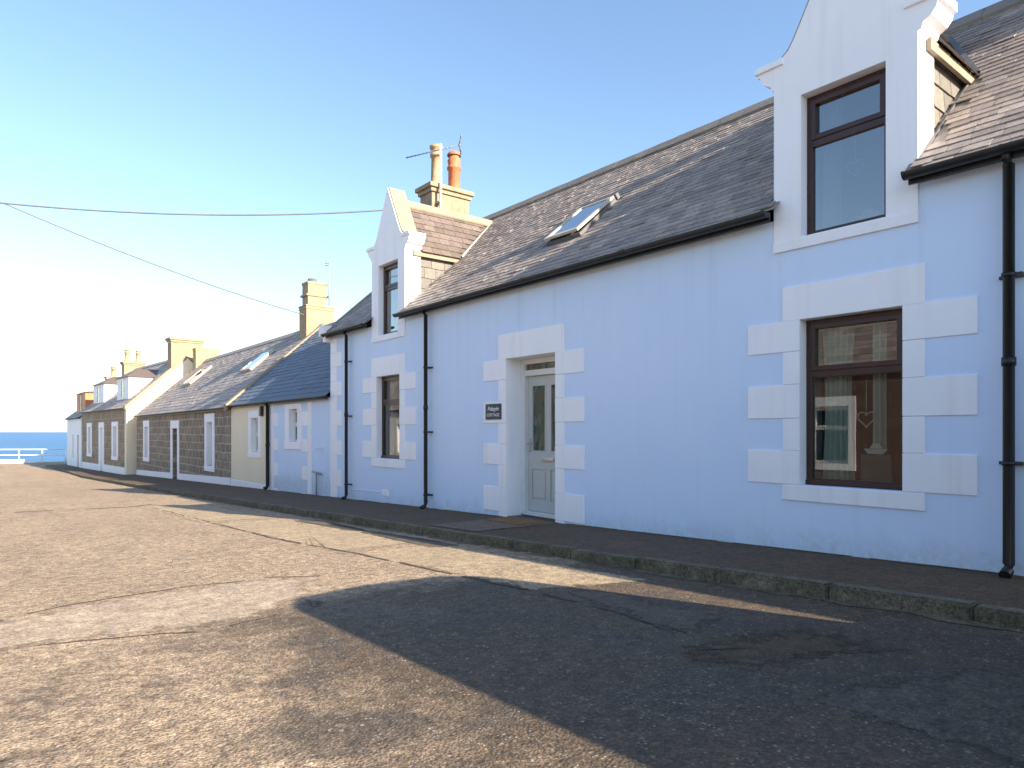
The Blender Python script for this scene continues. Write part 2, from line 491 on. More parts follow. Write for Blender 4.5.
SOFT = {'pale_patch', 'grey_patch', 'brown_patch', 'tan_trench_patch'}
def tarmac(name, a, b, chips=0.4, scale=2.0, chipcol=(0.35, 0.31, 0.26), vs=80, stain=(0.04, 0.035, 0.03)):
    m, t, bs = new_mat(name)
    v = coords(t)
    c = mix(t, ramp(t, noise(t, v, scale, 6, 0.65), [(0.33, 0.0), (0.68, 1.0)]), a, b)
    c = mix(t, ramp(t, noise(t, v, scale * 3.1, 5, 0.65, 0.6), [(0.56, 0.0), (0.72, 0.6)]), c, stain)
    vo = t.nodes.new('ShaderNodeTexVoronoi'); vo.inputs['Scale'].default_value = vs
    t.links.new(v, vo.inputs['Vector'])
    sc = t.nodes.new('ShaderNodeSeparateColor'); t.links.new(vo.outputs['Color'], sc.inputs[0])
    chip = ramp(t, vo.outputs['Distance'], [(0.28, 1.0), (0.45, 0.0)])
    c = mix(t, math_n(t, 'MULTIPLY', chip, ramp(t, sc.outputs[0], [(0.7, 0.0), (0.97, chips)])), c, chipcol)
    fine = noise(t, v, 140, 3, 0.7)
    c = mix(t, ramp(t, fine, [(0.35, 0.4), (0.6, 0.0)]), c, stain)
    c = grit(t, v, c, 0.5, 1.5)
    t.links.new(c, bs.inputs['Base Color'])
    bs.inputs['Roughness'].default_value = 0.85
    h = math_n(t, 'ADD', math_n(t, 'MULTIPLY', vo.outputs['Distance'], -0.7), math_n(t, 'MULTIPLY', fine, 0.5))
    bump(t, bs, h, 0.6, 0.007)
    if name in SOFT:                         # the repair wears out towards its edge
        at = t.nodes.new('ShaderNodeAttribute'); at.attribute_name = 'edge'
        e = math_n(t, 'ADD', at.outputs['Fac'], math_n(t, 'MULTIPLY', math_n(t, 'SUBTRACT', noise(t, v, 7, 6, 0.7), 0.5), 1.5))
        f = ramp(t, e, [(0.30, 0.0), (0.62, 1.0)])
        tr = t.nodes.new('ShaderNodeBsdfTransparent')
        ms = t.nodes.new('ShaderNodeMixShader')
        t.links.new(f, ms.inputs[0]); t.links.new(tr.outputs[0], ms.inputs[1]); t.links.new(bs.outputs[0], ms.inputs[2])
        t.links.new(ms.outputs[0], t.nodes['Material Output'].inputs['Surface'])
    return m
M['pavement'] = tarmac('old_pavement_tarmac', (0.092, 0.052, 0.023), (0.125, 0.072, 0.034), 0.22)
M['slab'] = tarmac('grey_slab', (0.16, 0.115, 0.075), (0.20, 0.145, 0.10), 0.2)
M['patch_pale'] = tarmac('pale_patch', (0.43, 0.335, 0.235), (0.33, 0.255, 0.18), 0.4, 2.4, (0.5, 0.44, 0.35), 90, (0.19, 0.15, 0.115))
M['patch_grey'] = tarmac('grey_patch', (0.130, 0.100, 0.070), (0.095, 0.075, 0.054), 0.6, 2.2)
M['patch_brown'] = tarmac('brown_patch', (0.085, 0.054, 0.026), (0.115, 0.074, 0.036), 0.3, 2.5)
M['patch_tan'] = tarmac('tan_trench_patch', (0.40, 0.305, 0.19), (0.30, 0.23, 0.145), 0.7, 2.2, (0.62, 0.54, 0.42), 60, (0.15, 0.115, 0.08))
M['tar'] = tarmac('tar_joint', (0.045, 0.035, 0.026), (0.07, 0.055, 0.042), 0.3)
M['moss'] = tarmac('mossy_grit', (0.10, 0.085, 0.045), (0.20, 0.165, 0.10), 0.7, 5, (0.4, 0.36, 0.28), 60)
M['kerb'] = tarmac('mossy_kerb_stone', (0.19, 0.155, 0.11), (0.085, 0.077, 0.042), 0.25, 2.4, (0.3, 0.28, 0.22), 90, (0.035, 0.038, 0.02))
M['turf'] = tarmac('rough_turf', (0.06, 0.075, 0.03), (0.09, 0.085, 0.04), 0.2, 1.2)

def sea_mat():
    m, t, bs = new_mat('sea_water')
    v = coords(t)
    c = mix(t, ramp(t, noise(t, scaled(t, v, (0.004, 0.02, 1)), 1.0, 4), [(0.4, 0.0), (0.6, 1.0)]), (0.045, 0.135, 0.29), (0.055, 0.16, 0.33))
    t.links.new(c, bs.inputs['Base Color'])
    bs.inputs['Roughness'].default_value = 0.4
    bs.inputs['Specular IOR Level'].default_value = 0.12
    bump(t, bs, noise(t, scaled(t, v, (0.25, 0.6, 1)), 1.0, 5, 0.65), 1.0, 0.8)
    return m
M['sea'] = sea_mat()

# ------------------------------------------------------------------ ground, road, sea
KERB = [(-40, 5.35), (-6, 5.22), (1.4, 5.16), (3.1, 5.06), (6.2, 4.93), (12.2, 4.76), (20.6, 4.57), (30, 4.45), (43, 4.35), (52, 4.2), (58, 4.1)]
def kerb_x(y):
    for (y0, x0), (y1, x1) in zip(KERB, KERB[1:]):
        if y0 <= y <= y1:
            return x0 + (x1 - x0) * (y - y0) / (y1 - y0)
    return KERB[-1][1]

mb = MB()
ys = [-400, -60, -20, 0, 20, 40, 45, 50, 57, 66.5]
for y0, y1 in zip(ys, ys[1:]):
    mb.face([(-400, y0, ground_z(y0)), (400, y0, ground_z(y0)), (400, y1, ground_z(y1)), (-400, y1, ground_z(y1))])
mb.face([(-400, 66.5, -1.2), (400, 66.5, -1.2), (400, 76, -6.6), (-400, 76, -6.6)])
g = struct(mb.build('ground', 'road', recalc=False))
g.name = 'road'

mb = MB()
mb.face([(-30000, 66, -6), (30000, 66, -6), (30000, 58000, -6), (-30000, 58000, -6)])
struct(mb.build('sea', 'sea', recalc=False))

mb = MB()                                   # pavement sheet, kept above the road
yy = [-40, -6] + [i * 1.0 for i in range(-5, 59)]
for y0, y1 in zip(yy, yy[1:]):
    mb.face([(kerb_x(y0) + 0.1, y0, ground_z(y0) + PAVE - 0.004), (7.2, y0, ground_z(y0) + PAVE),
             (7.2, y1, ground_z(y1) + PAVE), (kerb_x(y1) + 0.1, y1, ground_z(y1) + PAVE - 0.004)])
struct(mb.build('pavement', 'pavement', recalc=False))

mb = MB()                                   # kerb stones
y = -12.0
while y < 57:
    L = random.uniform(0.85, 1.0)
    x0, x1 = kerb_x(y + 0.01), kerb_x(y + L - 0.01)
    j = random.uniform(-0.012, 0.012); jz = random.uniform(-0.008, 0.010)
    bm = bmesh.new(); bmesh.ops.create_cube(bm, size=1)
    for v in bm.verts:
        t_ = v.co.y + 0.5
        yy_ = y + 0.0025 + t_ * (L - 0.005)
        v.co = Vector(((x0 + (x1 - x0) * t_) + (v.co.x + 0.5) * 0.14 + j, yy_, ground_z(yy_) + (PAVE + 0.006 + jz if v.co.z > 0 else -0.1)))
    bmesh.ops.bevel(bm, geom=bm.edges[:], offset=0.014, segments=2, affect='EDGES')
    bm.verts.index_update()
    mb.poly([v.co[:] for v in bm.verts], [tuple(v.index for v in f.verts) for f in bm.faces])
    bm.free()
    y += L
struct(mb.build('kerb', 'kerb'))

def sheet(name, mat, pts, lift, jag=0.05, fade=0.16, step=0.07):
    out = []
    n = len(pts)
    for i in range(n):
        a, b = Vector(pts[i]), Vector(pts[(i + 1) % n])
        k = max(1, int((b - a).length / step))
        for q in range(k):
            p = a.lerp(b, q / k)
            out.append((p.x + random.uniform(-jag, jag), p.y + random.uniform(-jag, jag)))
    cx = sum(p[0] for p in out) / len(out); cy = sum(p[1] for p in out) / len(out)
    v, e = [], []
    for k, fr in enumerate((0.0, fade, 2 * fade)):
        for x, y in out:
            d = math.hypot(x - cx, y - cy)
            q = max(0.0, 1 - fr / max(d, 1e-3)) if d > 1e-3 else 0
            v.append((cx + (x - cx) * q, cy + (y - cy) * q)); e.append(k / 2)
    v.append((cx, cy)); e.append(1.0)
    m_ = len(out); f = []
    for k in range(2):
        for i in range(m_):
            j = (i + 1) % m_
            f.append((k * m_ + i, k * m_ + j, (k + 1) * m_ + j, (k + 1) * m_ + i))
    for i in range(m_):
        f.append((2 * m_ + i, 2 * m_ + (i + 1) % m_, 3 * m_))
    me = bpy.data.meshes.new(name)
    me.from_pydata([(x, y, ground_z(y) + lift) for x, y in v], [], f)
    a = me.attributes.new('edge', 'FLOAT', 'POINT'); a.data.foreach_set('value', e)
    me.materials.append(M[mat])
    o = bpy.data.objects.new(name, me); COL.objects.link(o)
    bm = bmesh.new(); bm.from_mesh(me)
    for fc in bm.faces:
        if fc.normal.z < 0: fc.normal_flip()
    bm.to_mesh(me); bm.free()
    return struct(o)
def ribbon(name, mat, pts, wd, lift, jag=0.03):
    P = []
    for a, b in zip(pts, pts[1:]):
        a, b = Vector(a), Vector(b)
        k = max(1, int((b - a).length / 0.18))
        for q in range(k):
            P.append(a.lerp(b, q / k) + Vector((random.uniform(-jag, jag), random.uniform(-jag, jag))))
    P.append(Vector(pts[-1]))
    me = MB()
    L_, R_ = [], []
    for i, p in enumerate(P):
        d = (P[min(i + 1, len(P) - 1)] - P[max(0, i - 1)]).normalized()
        n = Vector((-d.y, d.x)) * wd * random.uniform(0.35, 0.75)
        L_.append(p + n); R_.append(p - n)
    for i in range(len(P) - 1):
        if random.random() < 0.16: continue
        me.face([(q.x, q.y, ground_z(q.y) + lift) for q in (R_[i], R_[i + 1], L_[i + 1], L_[i])])
    return struct(me.build(name, mat, recalc=False))

sheet('road_patch', 'patch_pale', [(-0.4, 5.2), (-0.3, 6.0), (0.17, 6.15), (0.55, 6.4), (1.21, 6.54), (2.2, 6.48), (2.55, 6.2), (2.3, 5.5), (1.74, 4.95), (1.19, 4.86), (0.6, 5.13), (0.1, 5.25)], 0.002, 0.03)
sheet('road_patch', 'patch_grey', [(3.82, 4.25), (4.15, 4.1), (4.12, 2.64), (3.54, 2.59), (3.45, 2.81), (3.6, 3.61)], 0.0025, 0.025)
sheet('road_patch', 'patch_brown', [(3.75, 2.62), (4.3, 2.45), (4.42, 2.0), (4.25, 1.55), (3.6, 1.72), (3.02, 1.95), (2.98, 2.55), (3.35, 2.66)], 0.0035, 0.05, 0.30)
sheet('road_patch', 'patch_tan', [(3.40, 7.4), (3.5, 6.2), (3.57, 5.2), (3.66, 4.3), (4.35, 4.0), (4.7, 3.9), (4.7, 7.4)], 0.002, 0.03, 0.10)
sheet('road_patch', 'patch_tan', [(3.1, 12.0), (3.2, 9.6), (3.38, 7.5), (4.6, 7.5), (4.45, 12)], 0.002, 0.03, 0.10)
sheet('road_patch', 'patch_tan', [(2.9, 17.0), (3.05, 12.2), (4.3, 12.2), (4.2, 17)], 0.002, 0.03, 0.10)
sheet('road_patch', 'patch_grey', [(3.0, 1.75), (3.7, 1.55), (4.2, 1.35), (4.3, 0.2), (2.9, 0.2)], 0.002, 0.03, 0.12)
sheet('road_patch', 'patch_grey', [(4.30, 11.5), (4.62, 11.4), (4.72, 6.8), (4.35, 6.9)], 0.0025, 0.025)
sheet('road_patch', 'patch_grey', [(1.96, 5.25), (2.15, 5.42), (2.3, 5.2), (2.2, 4.95), (1.98, 4.9)], 0.004, 0.03)
ribbon('road_seam', 'tar', [(3.1, 16.4), (3.25, 9.3), (3.34, 8.3), (3.46, 7.4), (3.52, 6.33), (3.57, 5.44), (3.62, 4.57), (3.64, 3.6), (3.55, 2.7)], 0.030, 0.0045, 0.02)
ribbon('road_seam', 'tar', [(-0.5, 17.9), (0.49, 17.67), (1.8, 17.3), (2.78, 17.12), (3.3, 17.6)], 0.07, 0.0045, 0.05)
ribbon('road_seam', 'tar', [(-0.4, 5.15), (0.1, 5.25), (0.6, 5.13), (1.19, 4.86), (1.74, 4.95)], 0.016, 0.0045, 0.025)
ribbon('road_seam', 'tar', [(-0.3, 6.05), (0.17, 6.15), (0.55, 6.4), (1.21, 6.54), (2.2, 6.48), (2.6, 6.2)], 0.016, 0.0045, 0.025)
ribbon('gutter_moss', 'moss', [(kerb_x(y) - 0.03, y) for y in (-6, -3, 0, 1.4, 3.1, 6.2, 9, 12.2, 16, 20.6, 30)], 0.10, 0.0045, 0.03)
mb = MB()
mb.face([(x, y, ground_z(y) + PAVE + 0.004) for x, y in [(5.12, 8.35), (6.57, 8.35), (6.57, 7.2), (5.14, 7.25)]])
struct(mb.build('pavement_slab', 'slab', recalc=False))
ribbon('pavement_moss', 'moss', [(6.56, y_) for y_ in (-4, 0, 2, 4, 7.2)], 0.035, PAVE + 0.005, 0.012)
ribbon('pavement_moss', 'moss', [(6.56, y_) for y_ in (8.5, 10, 13, 18, 22)], 0.035, PAVE + 0.005, 0.012)

# ------------------------------------------------------------------ building helpers
def wall_grid(mb, y0, y1, z0, z1, x0, x1, holes):
    ys = sorted({y0, y1, *[h[0] for h in holes], *[h[1] for h in holes]})
    zs = sorted({z0, z1, *[h[2] for h in holes], *[h[3] for h in holes]})
    ys = [y for y in ys if y0 <= y <= y1]; zs = [z for z in zs if z0 <= z <= z1]
    def filled(i, k):
        if not (0 <= i < len(ys) - 1 and 0 <= k < len(zs) - 1): return False
        cy, cz = (ys[i] + ys[i + 1]) / 2, (zs[k] + zs[k + 1]) / 2
        return not any(h[0] < cy < h[1] and h[2] < cz < h[3] for h in holes)
    for i in range(len(ys) - 1):
        for k in range(len(zs) - 1):
            if not filled(i, k): continue
            a, b, c, d = ys[i], ys[i + 1], zs[k], zs[k + 1]
            mb.face([(x0, a, c), (x0, a, d), (x0, b, d), (x0, b, c)])
            mb.face([(x1, a, c), (x1, b, c), (x1, b, d), (x1, a, d)])
            if not filled(i - 1, k): mb.face([(x0, a, c), (x1, a, c), (x1, a, d), (x0, a, d)])
            if not filled(i + 1, k): mb.face([(x0, b, c), (x0, b, d), (x1, b, d), (x1, b, c)])
            if not filled(i, k - 1): mb.face([(x0, a, c), (x0, b, c), (x1, b, c), (x1, a, c)])
            if not filled(i, k + 1): mb.face([(x0, a, d), (x1, a, d), (x1, b, d), (x0, b, d)])

def slates(mb, y0, y1, xe, ze, slope, length, expo=0.18, wd=0.27, skip=None, thick=0.012, tone=None):
    """courses of slates on a roof plane rising inwards (+x) from (xe, ze); skip(y,u)->bool"""
    cx = 1 / math.hypot(1, slope); sz = slope * cx
    nx, nz = -sz, cx
    def P(y, u, h): return (xe + u * cx + nx * h, y, ze + u * sz + nz * h)
    u = -0.03; row = 0
    while u < length - 0.04:
        e = expo * (1.0 - 0.18 * u / length)
        y = y0 - (wd * 0.5 if row % 2 else 0) - random.uniform(0, 0.05)
        rt = random.uniform(-0.12, 0.12)
        while y < y1:
            wv = wd * random.uniform(0.8, 1.2)
            a, b = max(y, y0), min(y + wv - 0.006, y1)
            if b - a > 0.03 and not (skip and skip((a + b) / 2, u + e / 2)):
                du = random.uniform(-0.012, 0.012)
                lift = 0.0145 + random.uniform(0, 0.006) + (0.006 if random.random() < 0.03 else 0)
                l2 = lift + random.uniform(-0.004, 0.004)
                ua, ub = u + du, min(u + e * 1.25, length)
                hi = 0.006
                tn = min(1, max(0, random.gauss(0.45 + rt, 0.22))) if tone is None else tone()
                v = [P(a, ua, lift), P(b, ua, l2), P(b, ub, hi), P(a, ub, hi), P(a, ua, lift - thick), P(b, ua, l2 - thick), P(b, ub, hi - thick), P(a, ub, hi - thick)]
                mb.poly(v, [(0, 3, 2, 1), (0, 1, 5, 4), (1, 2, 6, 5), (0, 4, 7, 3)], tn)
            y += wv
        u += e; row += 1

def deck(mb, ya, yb, xe, ze, slope, u0, u1):
    cx = 1 / math.hypot(1, slope); sz = slope * cx
    mb.face([(xe + u0 * cx, ya, ze + u0 * sz), (xe + u1 * cx, ya, ze + u1 * sz), (xe + u1 * cx, yb, ze + u1 * sz), (xe + u0 * cx, yb, ze + u0 * sz)], 0.2)

def frame_rect(mb, x0, x1, y0, y1, z0, z1, t, b=0.006):
    """four bars of a rectangular frame; bars butt"""
    mb.bbox(x0, x1, y0, y0 + t, z0, z1, b)
    mb.bbox(x0, x1, y1 - t, y1, z0, z1, b)
    mb.bbox(x0 + 0.002, x1 - 0.002, y0 + t - 0.003, y1 - t + 0.003, z1 - t, z1 - 0.0005, b)
    mb.bbox(x0 + 0.002, x1 - 0.002, y0 + t - 0.003, y1 - t + 0.003, z0 + 0.0005, z0 + t, b)

def window(parent, y0, y1, z0, z1, x, zt=None, mat='brown_frame', t=0.062, glass_mat='glass', handle=True):
    """casement window set at depth x in the wall; zt = transom height"""
    mb = MB()
    frame_rect(mb, x, x + 0.07, y0 + 0.003, y1 - 0.003, z0 + 0.003, z1 - 0.003, t)
    if zt:
        mb.bbox(x + 0.003, x + 0.066, y0 + t, y1 - t, zt - 0.04, zt + 0.04, 0.006)
    o = mb.build('window', mat, parent)
    panes = [(z0 + t, (zt - 0.04) if zt else z1 - t)]
    if zt:
        s = MB()
        frame_rect(s, x - 0.014, x + 0.05, y0 + t - 0.012, y1 - t + 0.012, zt + 0.028, z1 - t + 0.012, 0.05)
        s.build('casement', mat, o)
        panes.append((zt + 0.06, z1 - t - 0.02))
    for k, (a, b) in enumerate(panes):
        p = MB()
        e = 0.0 if k == 0 else 0.03
        p.face([(x + 0.03, y0 + t - 0.005 + e, a - 0.01), (x + 0.03, y0 + t - 0.005 + e, b + 0.01), (x + 0.03, y1 - t + 0.005 - e, b + 0.01), (x + 0.03, y1 - t + 0.005 - e, a - 0.01)])
        p.build('pane', glass_mat, o, recalc=False)
    if mat == 'brown_frame':                 # drip sill of the frame
        s = MB(); s.bbox(x - 0.02, x + 0.06, y0 + 0.006, y1 - 0.006, z0 + 0.004, z0 + 0.05, 0.006)
        s.build('frame_sill', mat, o)
    return o

def surround(parent, yc, half, levels, ztop, lint_top, wide, narrow, sill=None, deep=0.118, x=-0.014, mat='white_trim', wide_first=True):
    mb = MB()
    mb.bbox(x - 0.003, 0.02, yc - narrow, yc + narrow, ztop - 0.004, lint_top, 0.005)
    mb.box(0.021, deep, yc - half + 0.006, yc + half - 0.006, ztop - 0.004, ztop + 0.05)
    for s in (-1, 1):
        for k, (zt, zb) in enumerate(zip(levels, levels[1:])):
            w_ = wide if (k % 2 == 0) == wide_first else narrow
            a, b = yc + s * (half - 0.005), yc + s * w_
            jx = 0.0 if w_ == wide else 0.0025
            mb.bbox(x + jx, 0.022, min(a, b), max(a, b), zb + 0.003, zt - 0.002, 0.004)
        mb.box(0.02, deep, min(yc + s * (half - 0.006), yc + s * (half + 0.03)), max(yc + s * (half - 0.006), yc + s * (half + 0.03)), levels[-1], levels[0] - 0.005)
    o = mb.build('stone_surround', mat, parent)
    if sill:
        s = MB(); s.bbox(x - 0.006, 0.16, yc - narrow, yc + narrow, sill[1], sill[0], 0.006)
        s.build('sill', mat, o)
    return o

def gutter_run(parent, y0, y1, x, z, r=0.058, brackets=True):
    mb = MB()
    n = 10
    prof = [(r * math.cos(a), r * math.sin(a)) for a in [math.pi + math.pi * i / n for i in range(n + 1)]]
    prof += [(0.86 * p, 0.86 * q) for p, q in reversed(prof)]
    mb.prism(prof, lambda a, b, h: (x + a, h, z + b), y0, y1)
    for e in (y0, y1):                       # stop ends
        pr = [(r * 1.08 * math.cos(a), r * 1.08 * math.sin(a)) for a in [math.pi + math.pi * i / n for i in range(n + 1)]]
        mb.prism(pr, lambda a, b, h: (x + a, h, z + b + 0.003), e - 0.012, e + 0.012)
    L = y1 - y0
    k = int(L / 2.4)
    for i in range(1, k + 1):                # union joints
        yy = y0 + L * i / (k + 1)
        pr = [(r * 1.12 * math.cos(a), r * 1.12 * math.sin(a)) for a in [math.pi + math.pi * q / n for q in range(n + 1)]]
        mb.prism(pr, lambda a, b, h: (x + a, h, z + b + 0.004), yy - 0.05, yy + 0.05)
    g_ = mb.build('gutter', 'black_plastic', parent)
    f = MB(); f.box(x + r + 0.006, x + r + 0.03, y0, y1, z - 0.085, z + 0.012)
    f.build('fascia', 'black_plastic', g_)
    if brackets:
        yy = y0 + 0.3
        while yy < y1 - 0.1:
            b = MB()
            pr = [(r * 1.06 * math.cos(a), r * 1.06 * math.sin(a)) for a in [math.pi + math.pi * q / n for q in range(n + 1)]]
            b.prism(pr, lambda a, c, h: (x + a, h, z + c + 0.002), yy - 0.014, yy + 0.014)
            b.box(x + r * 0.9, x + r + 0.01, yy - 0.014, yy + 0.014, z - 0.06, z + 0.02)
            b.build('bracket', 'black_plastic', g_)
            yy += 0.95
    return g_

def downpipe(parent, y, ztop, zbot, r=0.036, x=-0.105, xg=-0.2, clips=()):
    mb = MB()
    mb.tube([(xg + 0.03, y, ztop + 0.02), (xg + 0.04, y, ztop - 0.04), (x, y, ztop - 0.07), (x, y, zbot + 0.10), (x - 0.02, y, zbot + 0.05), (x - 0.10, y, zbot + 0.02)], r, 12)
    mb.tube([(x, y, (ztop + zbot) / 2), (x, y, (ztop + zbot) / 2 + 0.07)], r * 1.22, 12)
    o = mb.build('downpipe', 'black_plastic', parent)
    for z in clips:
        c = MB()
        c.tube([(x, y, z - 0.016), (x, y, z + 0.016)], r * 1.25, 12)
        c.bbox(x - 0.014, -0.001, y - r - 0.05, y - r + 0.004, z - 0.012, z + 0.012, 0.003)
        c.bbox(-0.02, -0.001, y - r - 0.05, y + r + 0.05, z - 0.014, z + 0.014, 0.003)
        c.build('pipe_clip', 'black_plastic', o)
    return o

def pot(parent, c, h, r, mat, kind):
    mb = MB()
    if kind == 'tall':
        prof = [(r * 1.15, 0), (r * 1.15, 0.10), (r * 0.95, 0.14), (r * 0.85, h * 0.72), (r * 1.08, h * 0.74), (r * 1.1, h * 0.80), (r * 0.85, h * 0.83), (r * 0.9, h * 0.92), (r * 1.15, h * 0.94), (r * 1.15, h), (r * 0.8, h), (r * 0.75, h - 0.25)]
    else:
        prof = [(r, 0), (r, h * 0.55), (r * 1.2, h * 0.57), (r * 1.2, h * 0.62), (r * 0.95, h * 0.66), (r * 1.12, h * 0.78), (r * 0.9, h * 0.84), (r * 0.85, h * 0.92)]
    mb.lathe(c, prof, 16)
    o = mb.build('chimney_pot', mat, parent)
    if kind != 'tall':
        k = MB(); k.lathe(c, [(r * 1.15, h * 0.90), (r * 1.2, h * 0.93), (r * 0.9, h * 0.99), (0.01, h * 1.01)], 16)
        k.lathe(c, [(r * 0.8, h * 0.86), (r * 0.8, h * 0.92)], 12)
        k.build('cowl', mat, o)
    return o

def chimney(parent, x0, x1, y0, y1, z0, z1, mat='sandstone', cap=0.11, over=0.10, plinth=True):
    mb = MB()
    mb.bbox(x0, x1, y0, y1, z0, z1 - cap - 0.1, 0.015)
    mb.bbox(x0 - over * 0.45, x1 + over * 0.45, y0 - over * 0.45, y1 + over * 0.45, z1 - cap - 0.1, z1 - cap, 0.015)
    mb.bbox(x0 - over, x1 + over, y0 - over, y1 + over, z1 - cap + 0.001, z1, 0.02)
    if plinth:
        mb.bbox(x0 - 0.03, x1 + 0.03, y0 - 0.03, y1 + 0.03, z0, z0 + 0.45, 0.015)
    return mb.build('chimney', mat, parent)

# ------------------------------------------------------------------ the pale blue house
WX = 6.58
SL = 0.885
RX = 2.88                                     # ridge, in from the wall
RZ = 3.45 + SL * (RX + 0.18)
hA = thing('cottage', 'pale blue painted house with two white gabled dormers, white quoins and a grey slate roof', 'house', (WX, 7.86, ground_z(7.86) + PAVE))
OY, OZ = 7.86, ground_z(7.86) + PAVE
OFFA = Vector((0, -OY, -OZ))
_MB = MB
class LMB(MB):
    """builder for the pale blue house: numbers in street metres, shifted to the house's base"""
    def build(s, name, mat, parent=None, recalc=True):
        top = parent
        while top and top.parent: top = top.parent
        if top is hA:
            s.v = [(x, y - OY, z - OZ) for x, y, z in s.v]
        return _MB.build(s, name, mat, parent, recalc)
MB = LMB

WIN_R, WIN_L, DOOR = 3.115, 12.30, 7.86
holes = [(WIN_R - 0.49, WIN_R + 0.49, 0.665, 2.34), (WIN_L - 0.49, WIN_L + 0.49, 0.665, 2.34),
         (DOOR - 0.58, DOOR + 0.58, -0.6, 2.35)]
DORM = [3.19, 12.29]
for c in DORM:
    holes.append((c - 0.665, c + 0.665, 3.085, 3.7))
A0, A1 = 0.66, 15.07
mb = MB(); wall_grid(mb, A0, A1, -0.9, 3.40, 0, 0.45, holes)
mb.build('wall', 'blue_wall', hA)
mb = MB()                                      # gable ends, back wall, ceiling: close the house
for y in (A0 + 0.03, A1 - 0.33):
    mb.prism([(0.455, -0.9), (RX * 2 - 0.3, -0.9), (RX * 2 - 0.3, 3.36), (RX, RZ - 0.12), (0.455, 3.36 + 0.2)], lambda a, b, h: (a, h, b), y, y + 0.30)
mb.box(RX * 2 - 0.3, RX * 2, A0 + 0.03, A1 - 0.03, -0.9, 3.40)
mb.build('gable_wall', 'white_wall', hA)
mb = MB()
mb.box(0.46, RX * 2 - 0.31, A0 + 0.34, A1 - 0.34, 2.60, 2.72)
for y in (5.4, 10.2):
    mb.box(0.46, RX * 2 - 0.31, y, y + 0.12, -0.8, 2.59)
    mb.box(0.6, RX * 2 - 0.6, y, y + 0.12, 2.73, 3.8)
mb.box(3.4, 3.5, A0 + 0.34, 5.39, -0.8, 2.59)
mb.build('interior_walls', 'interior', hA)

lv = [2.34, 2.02, 1.685, 1.34, 1.01, 0.665]
surround(hA, WIN_R, 0.49, lv, 2.34, 2.685, 1.07, 0.67, (0.66, 0.505))
surround(hA, WIN_L, 0.49, lv, 2.34, 2.725, 1.11, 0.70, (0.66, 0.49))
surround(hA, DOOR, 0.58, [2.35, 2.02, 1.685, 1.34, 1.01, 0.68, 0.33, -0.06, -0.3], 2.35, 2.735, 1.165, 0.765, None, 0.31)
mb = MB()                                      # corner quoins at the far end
zz = [3.38, 3.02, 2.69, 2.35, 2.02, 1.685, 1.34, 1.01, 0.68, 0.33, -0.04, -0.5]
for k, (zt, zb) in enumerate(zip(zz, zz[1:])):
    wv = 0.60 if k % 2 else 0.34
    mb.bbox(-0.014 if k % 2 else -0.0115, 0.1, A1 - wv, A1 + 0.004, zb + 0.003, zt - 0.002, 0.004)
mb.build('corner_quoins', 'white_trim', hA)
# windows
window(hA, WIN_R - 0.49, WIN_R + 0.49, 0.665, 2.34, 0.115, 1.79)
window(hA, WIN_L - 0.49, WIN_L + 0.49, 0.665, 2.34, 0.115, 1.79)
# door
mb = MB()
fy0, fy1, fx = DOOR - 0.572, DOOR + 0.572, 0.29
for a, b in ((fy0, fy0 + 0.09), (fy1 - 0.09, fy1)):
    mb.bbox(fx, fx + 0.14, a, b, -0.10, 2.345, 0.008)
mb.bbox(fx + 0.003, fx + 0.137, fy0 + 0.088, fy1 - 0.088, 2.265, 2.343, 0.006)
mb.bbox(fx + 0.003, fx + 0.137, fy0 + 0.088, fy1 - 0.088, 2.08, 2.17, 0.006)
df = mb.build('door_frame', 'white_frame', hA)
mb = MB(); mb.bbox(fx + 0.05, fx + 0.09, fy0 + 0.08, fy1 - 0.08, 2.165, 2.27, 0.004); mb.build('fanlight', 'door_glass', df)
mb = MB(); mb.bbox(fx - 0.02, fx + 0.13, fy0 + 0.09, fy1 - 0.09, -0.105, -0.045, 0.008); mb.build('threshold', 'white_frame', df)
mb = MB(); mb.bbox(0.0, fx + 0.12, fy0 + 0.02, fy1 - 0.02, -0.40, -0.115, 0.01); mb.build('doorstep', 'plaque', hA)
ly0, ly1, lx = fy0 + 0.094, fy1 - 0.094, fx + 0.075
mb = MB()
zb_, zt_ = -0.04, 2.077
st = 0.078
mid_ = DOOR
gy = [(ly0 + st + 0.01, mid_ - 0.05), (mid_ + 0.05, ly1 - st - 0.01)]
mb.bbox(lx, lx + 0.05, ly0, ly0 + st + 0.01, zb_, zt_, 0.004)
mb.bbox(lx, lx + 0.05, ly1 - st - 0.01, ly1, zb_, zt_, 0.004)
mb.bbox(lx + 0.001, lx + 0.05, mid_ - 0.05, mid_ + 0.05, zb_, zt_, 0.004)
for a, b in gy:
    for za, zb2 in ((1.93, zt_), (0.62, 0.90), (zb_, 0.13)):
        mb.bbox(lx + 0.0015, lx + 0.049, a - 0.002, b + 0.002, za, zb2, 0.004)
    mb.bbox(lx + 0.022, lx + 0.045, a - 0.004, b + 0.004, 0.12, 0.63, 0.002)
    mb.bbox(lx + 0.006, lx + 0.04, a + 0.03, b - 0.03, 0.165, 0.585, 0.012)
    # moulded beads round the glass
    for (p, q) in ((a, a + 0.018), (b - 0.018, b)):
        mb.bbox(lx - 0.008, lx + 0.03, p - 0.004, q + 0.004, 0.89, 1.94, 0.004)
    for (p, q) in ((0.89, 0.91), (1.92, 1.94)):
        mb.bbox(lx - 0.007, lx + 0.03, a + 0.012, b - 0.012, p, q, 0.004)
leaf = mb.build('door', 'door_paint', hA)
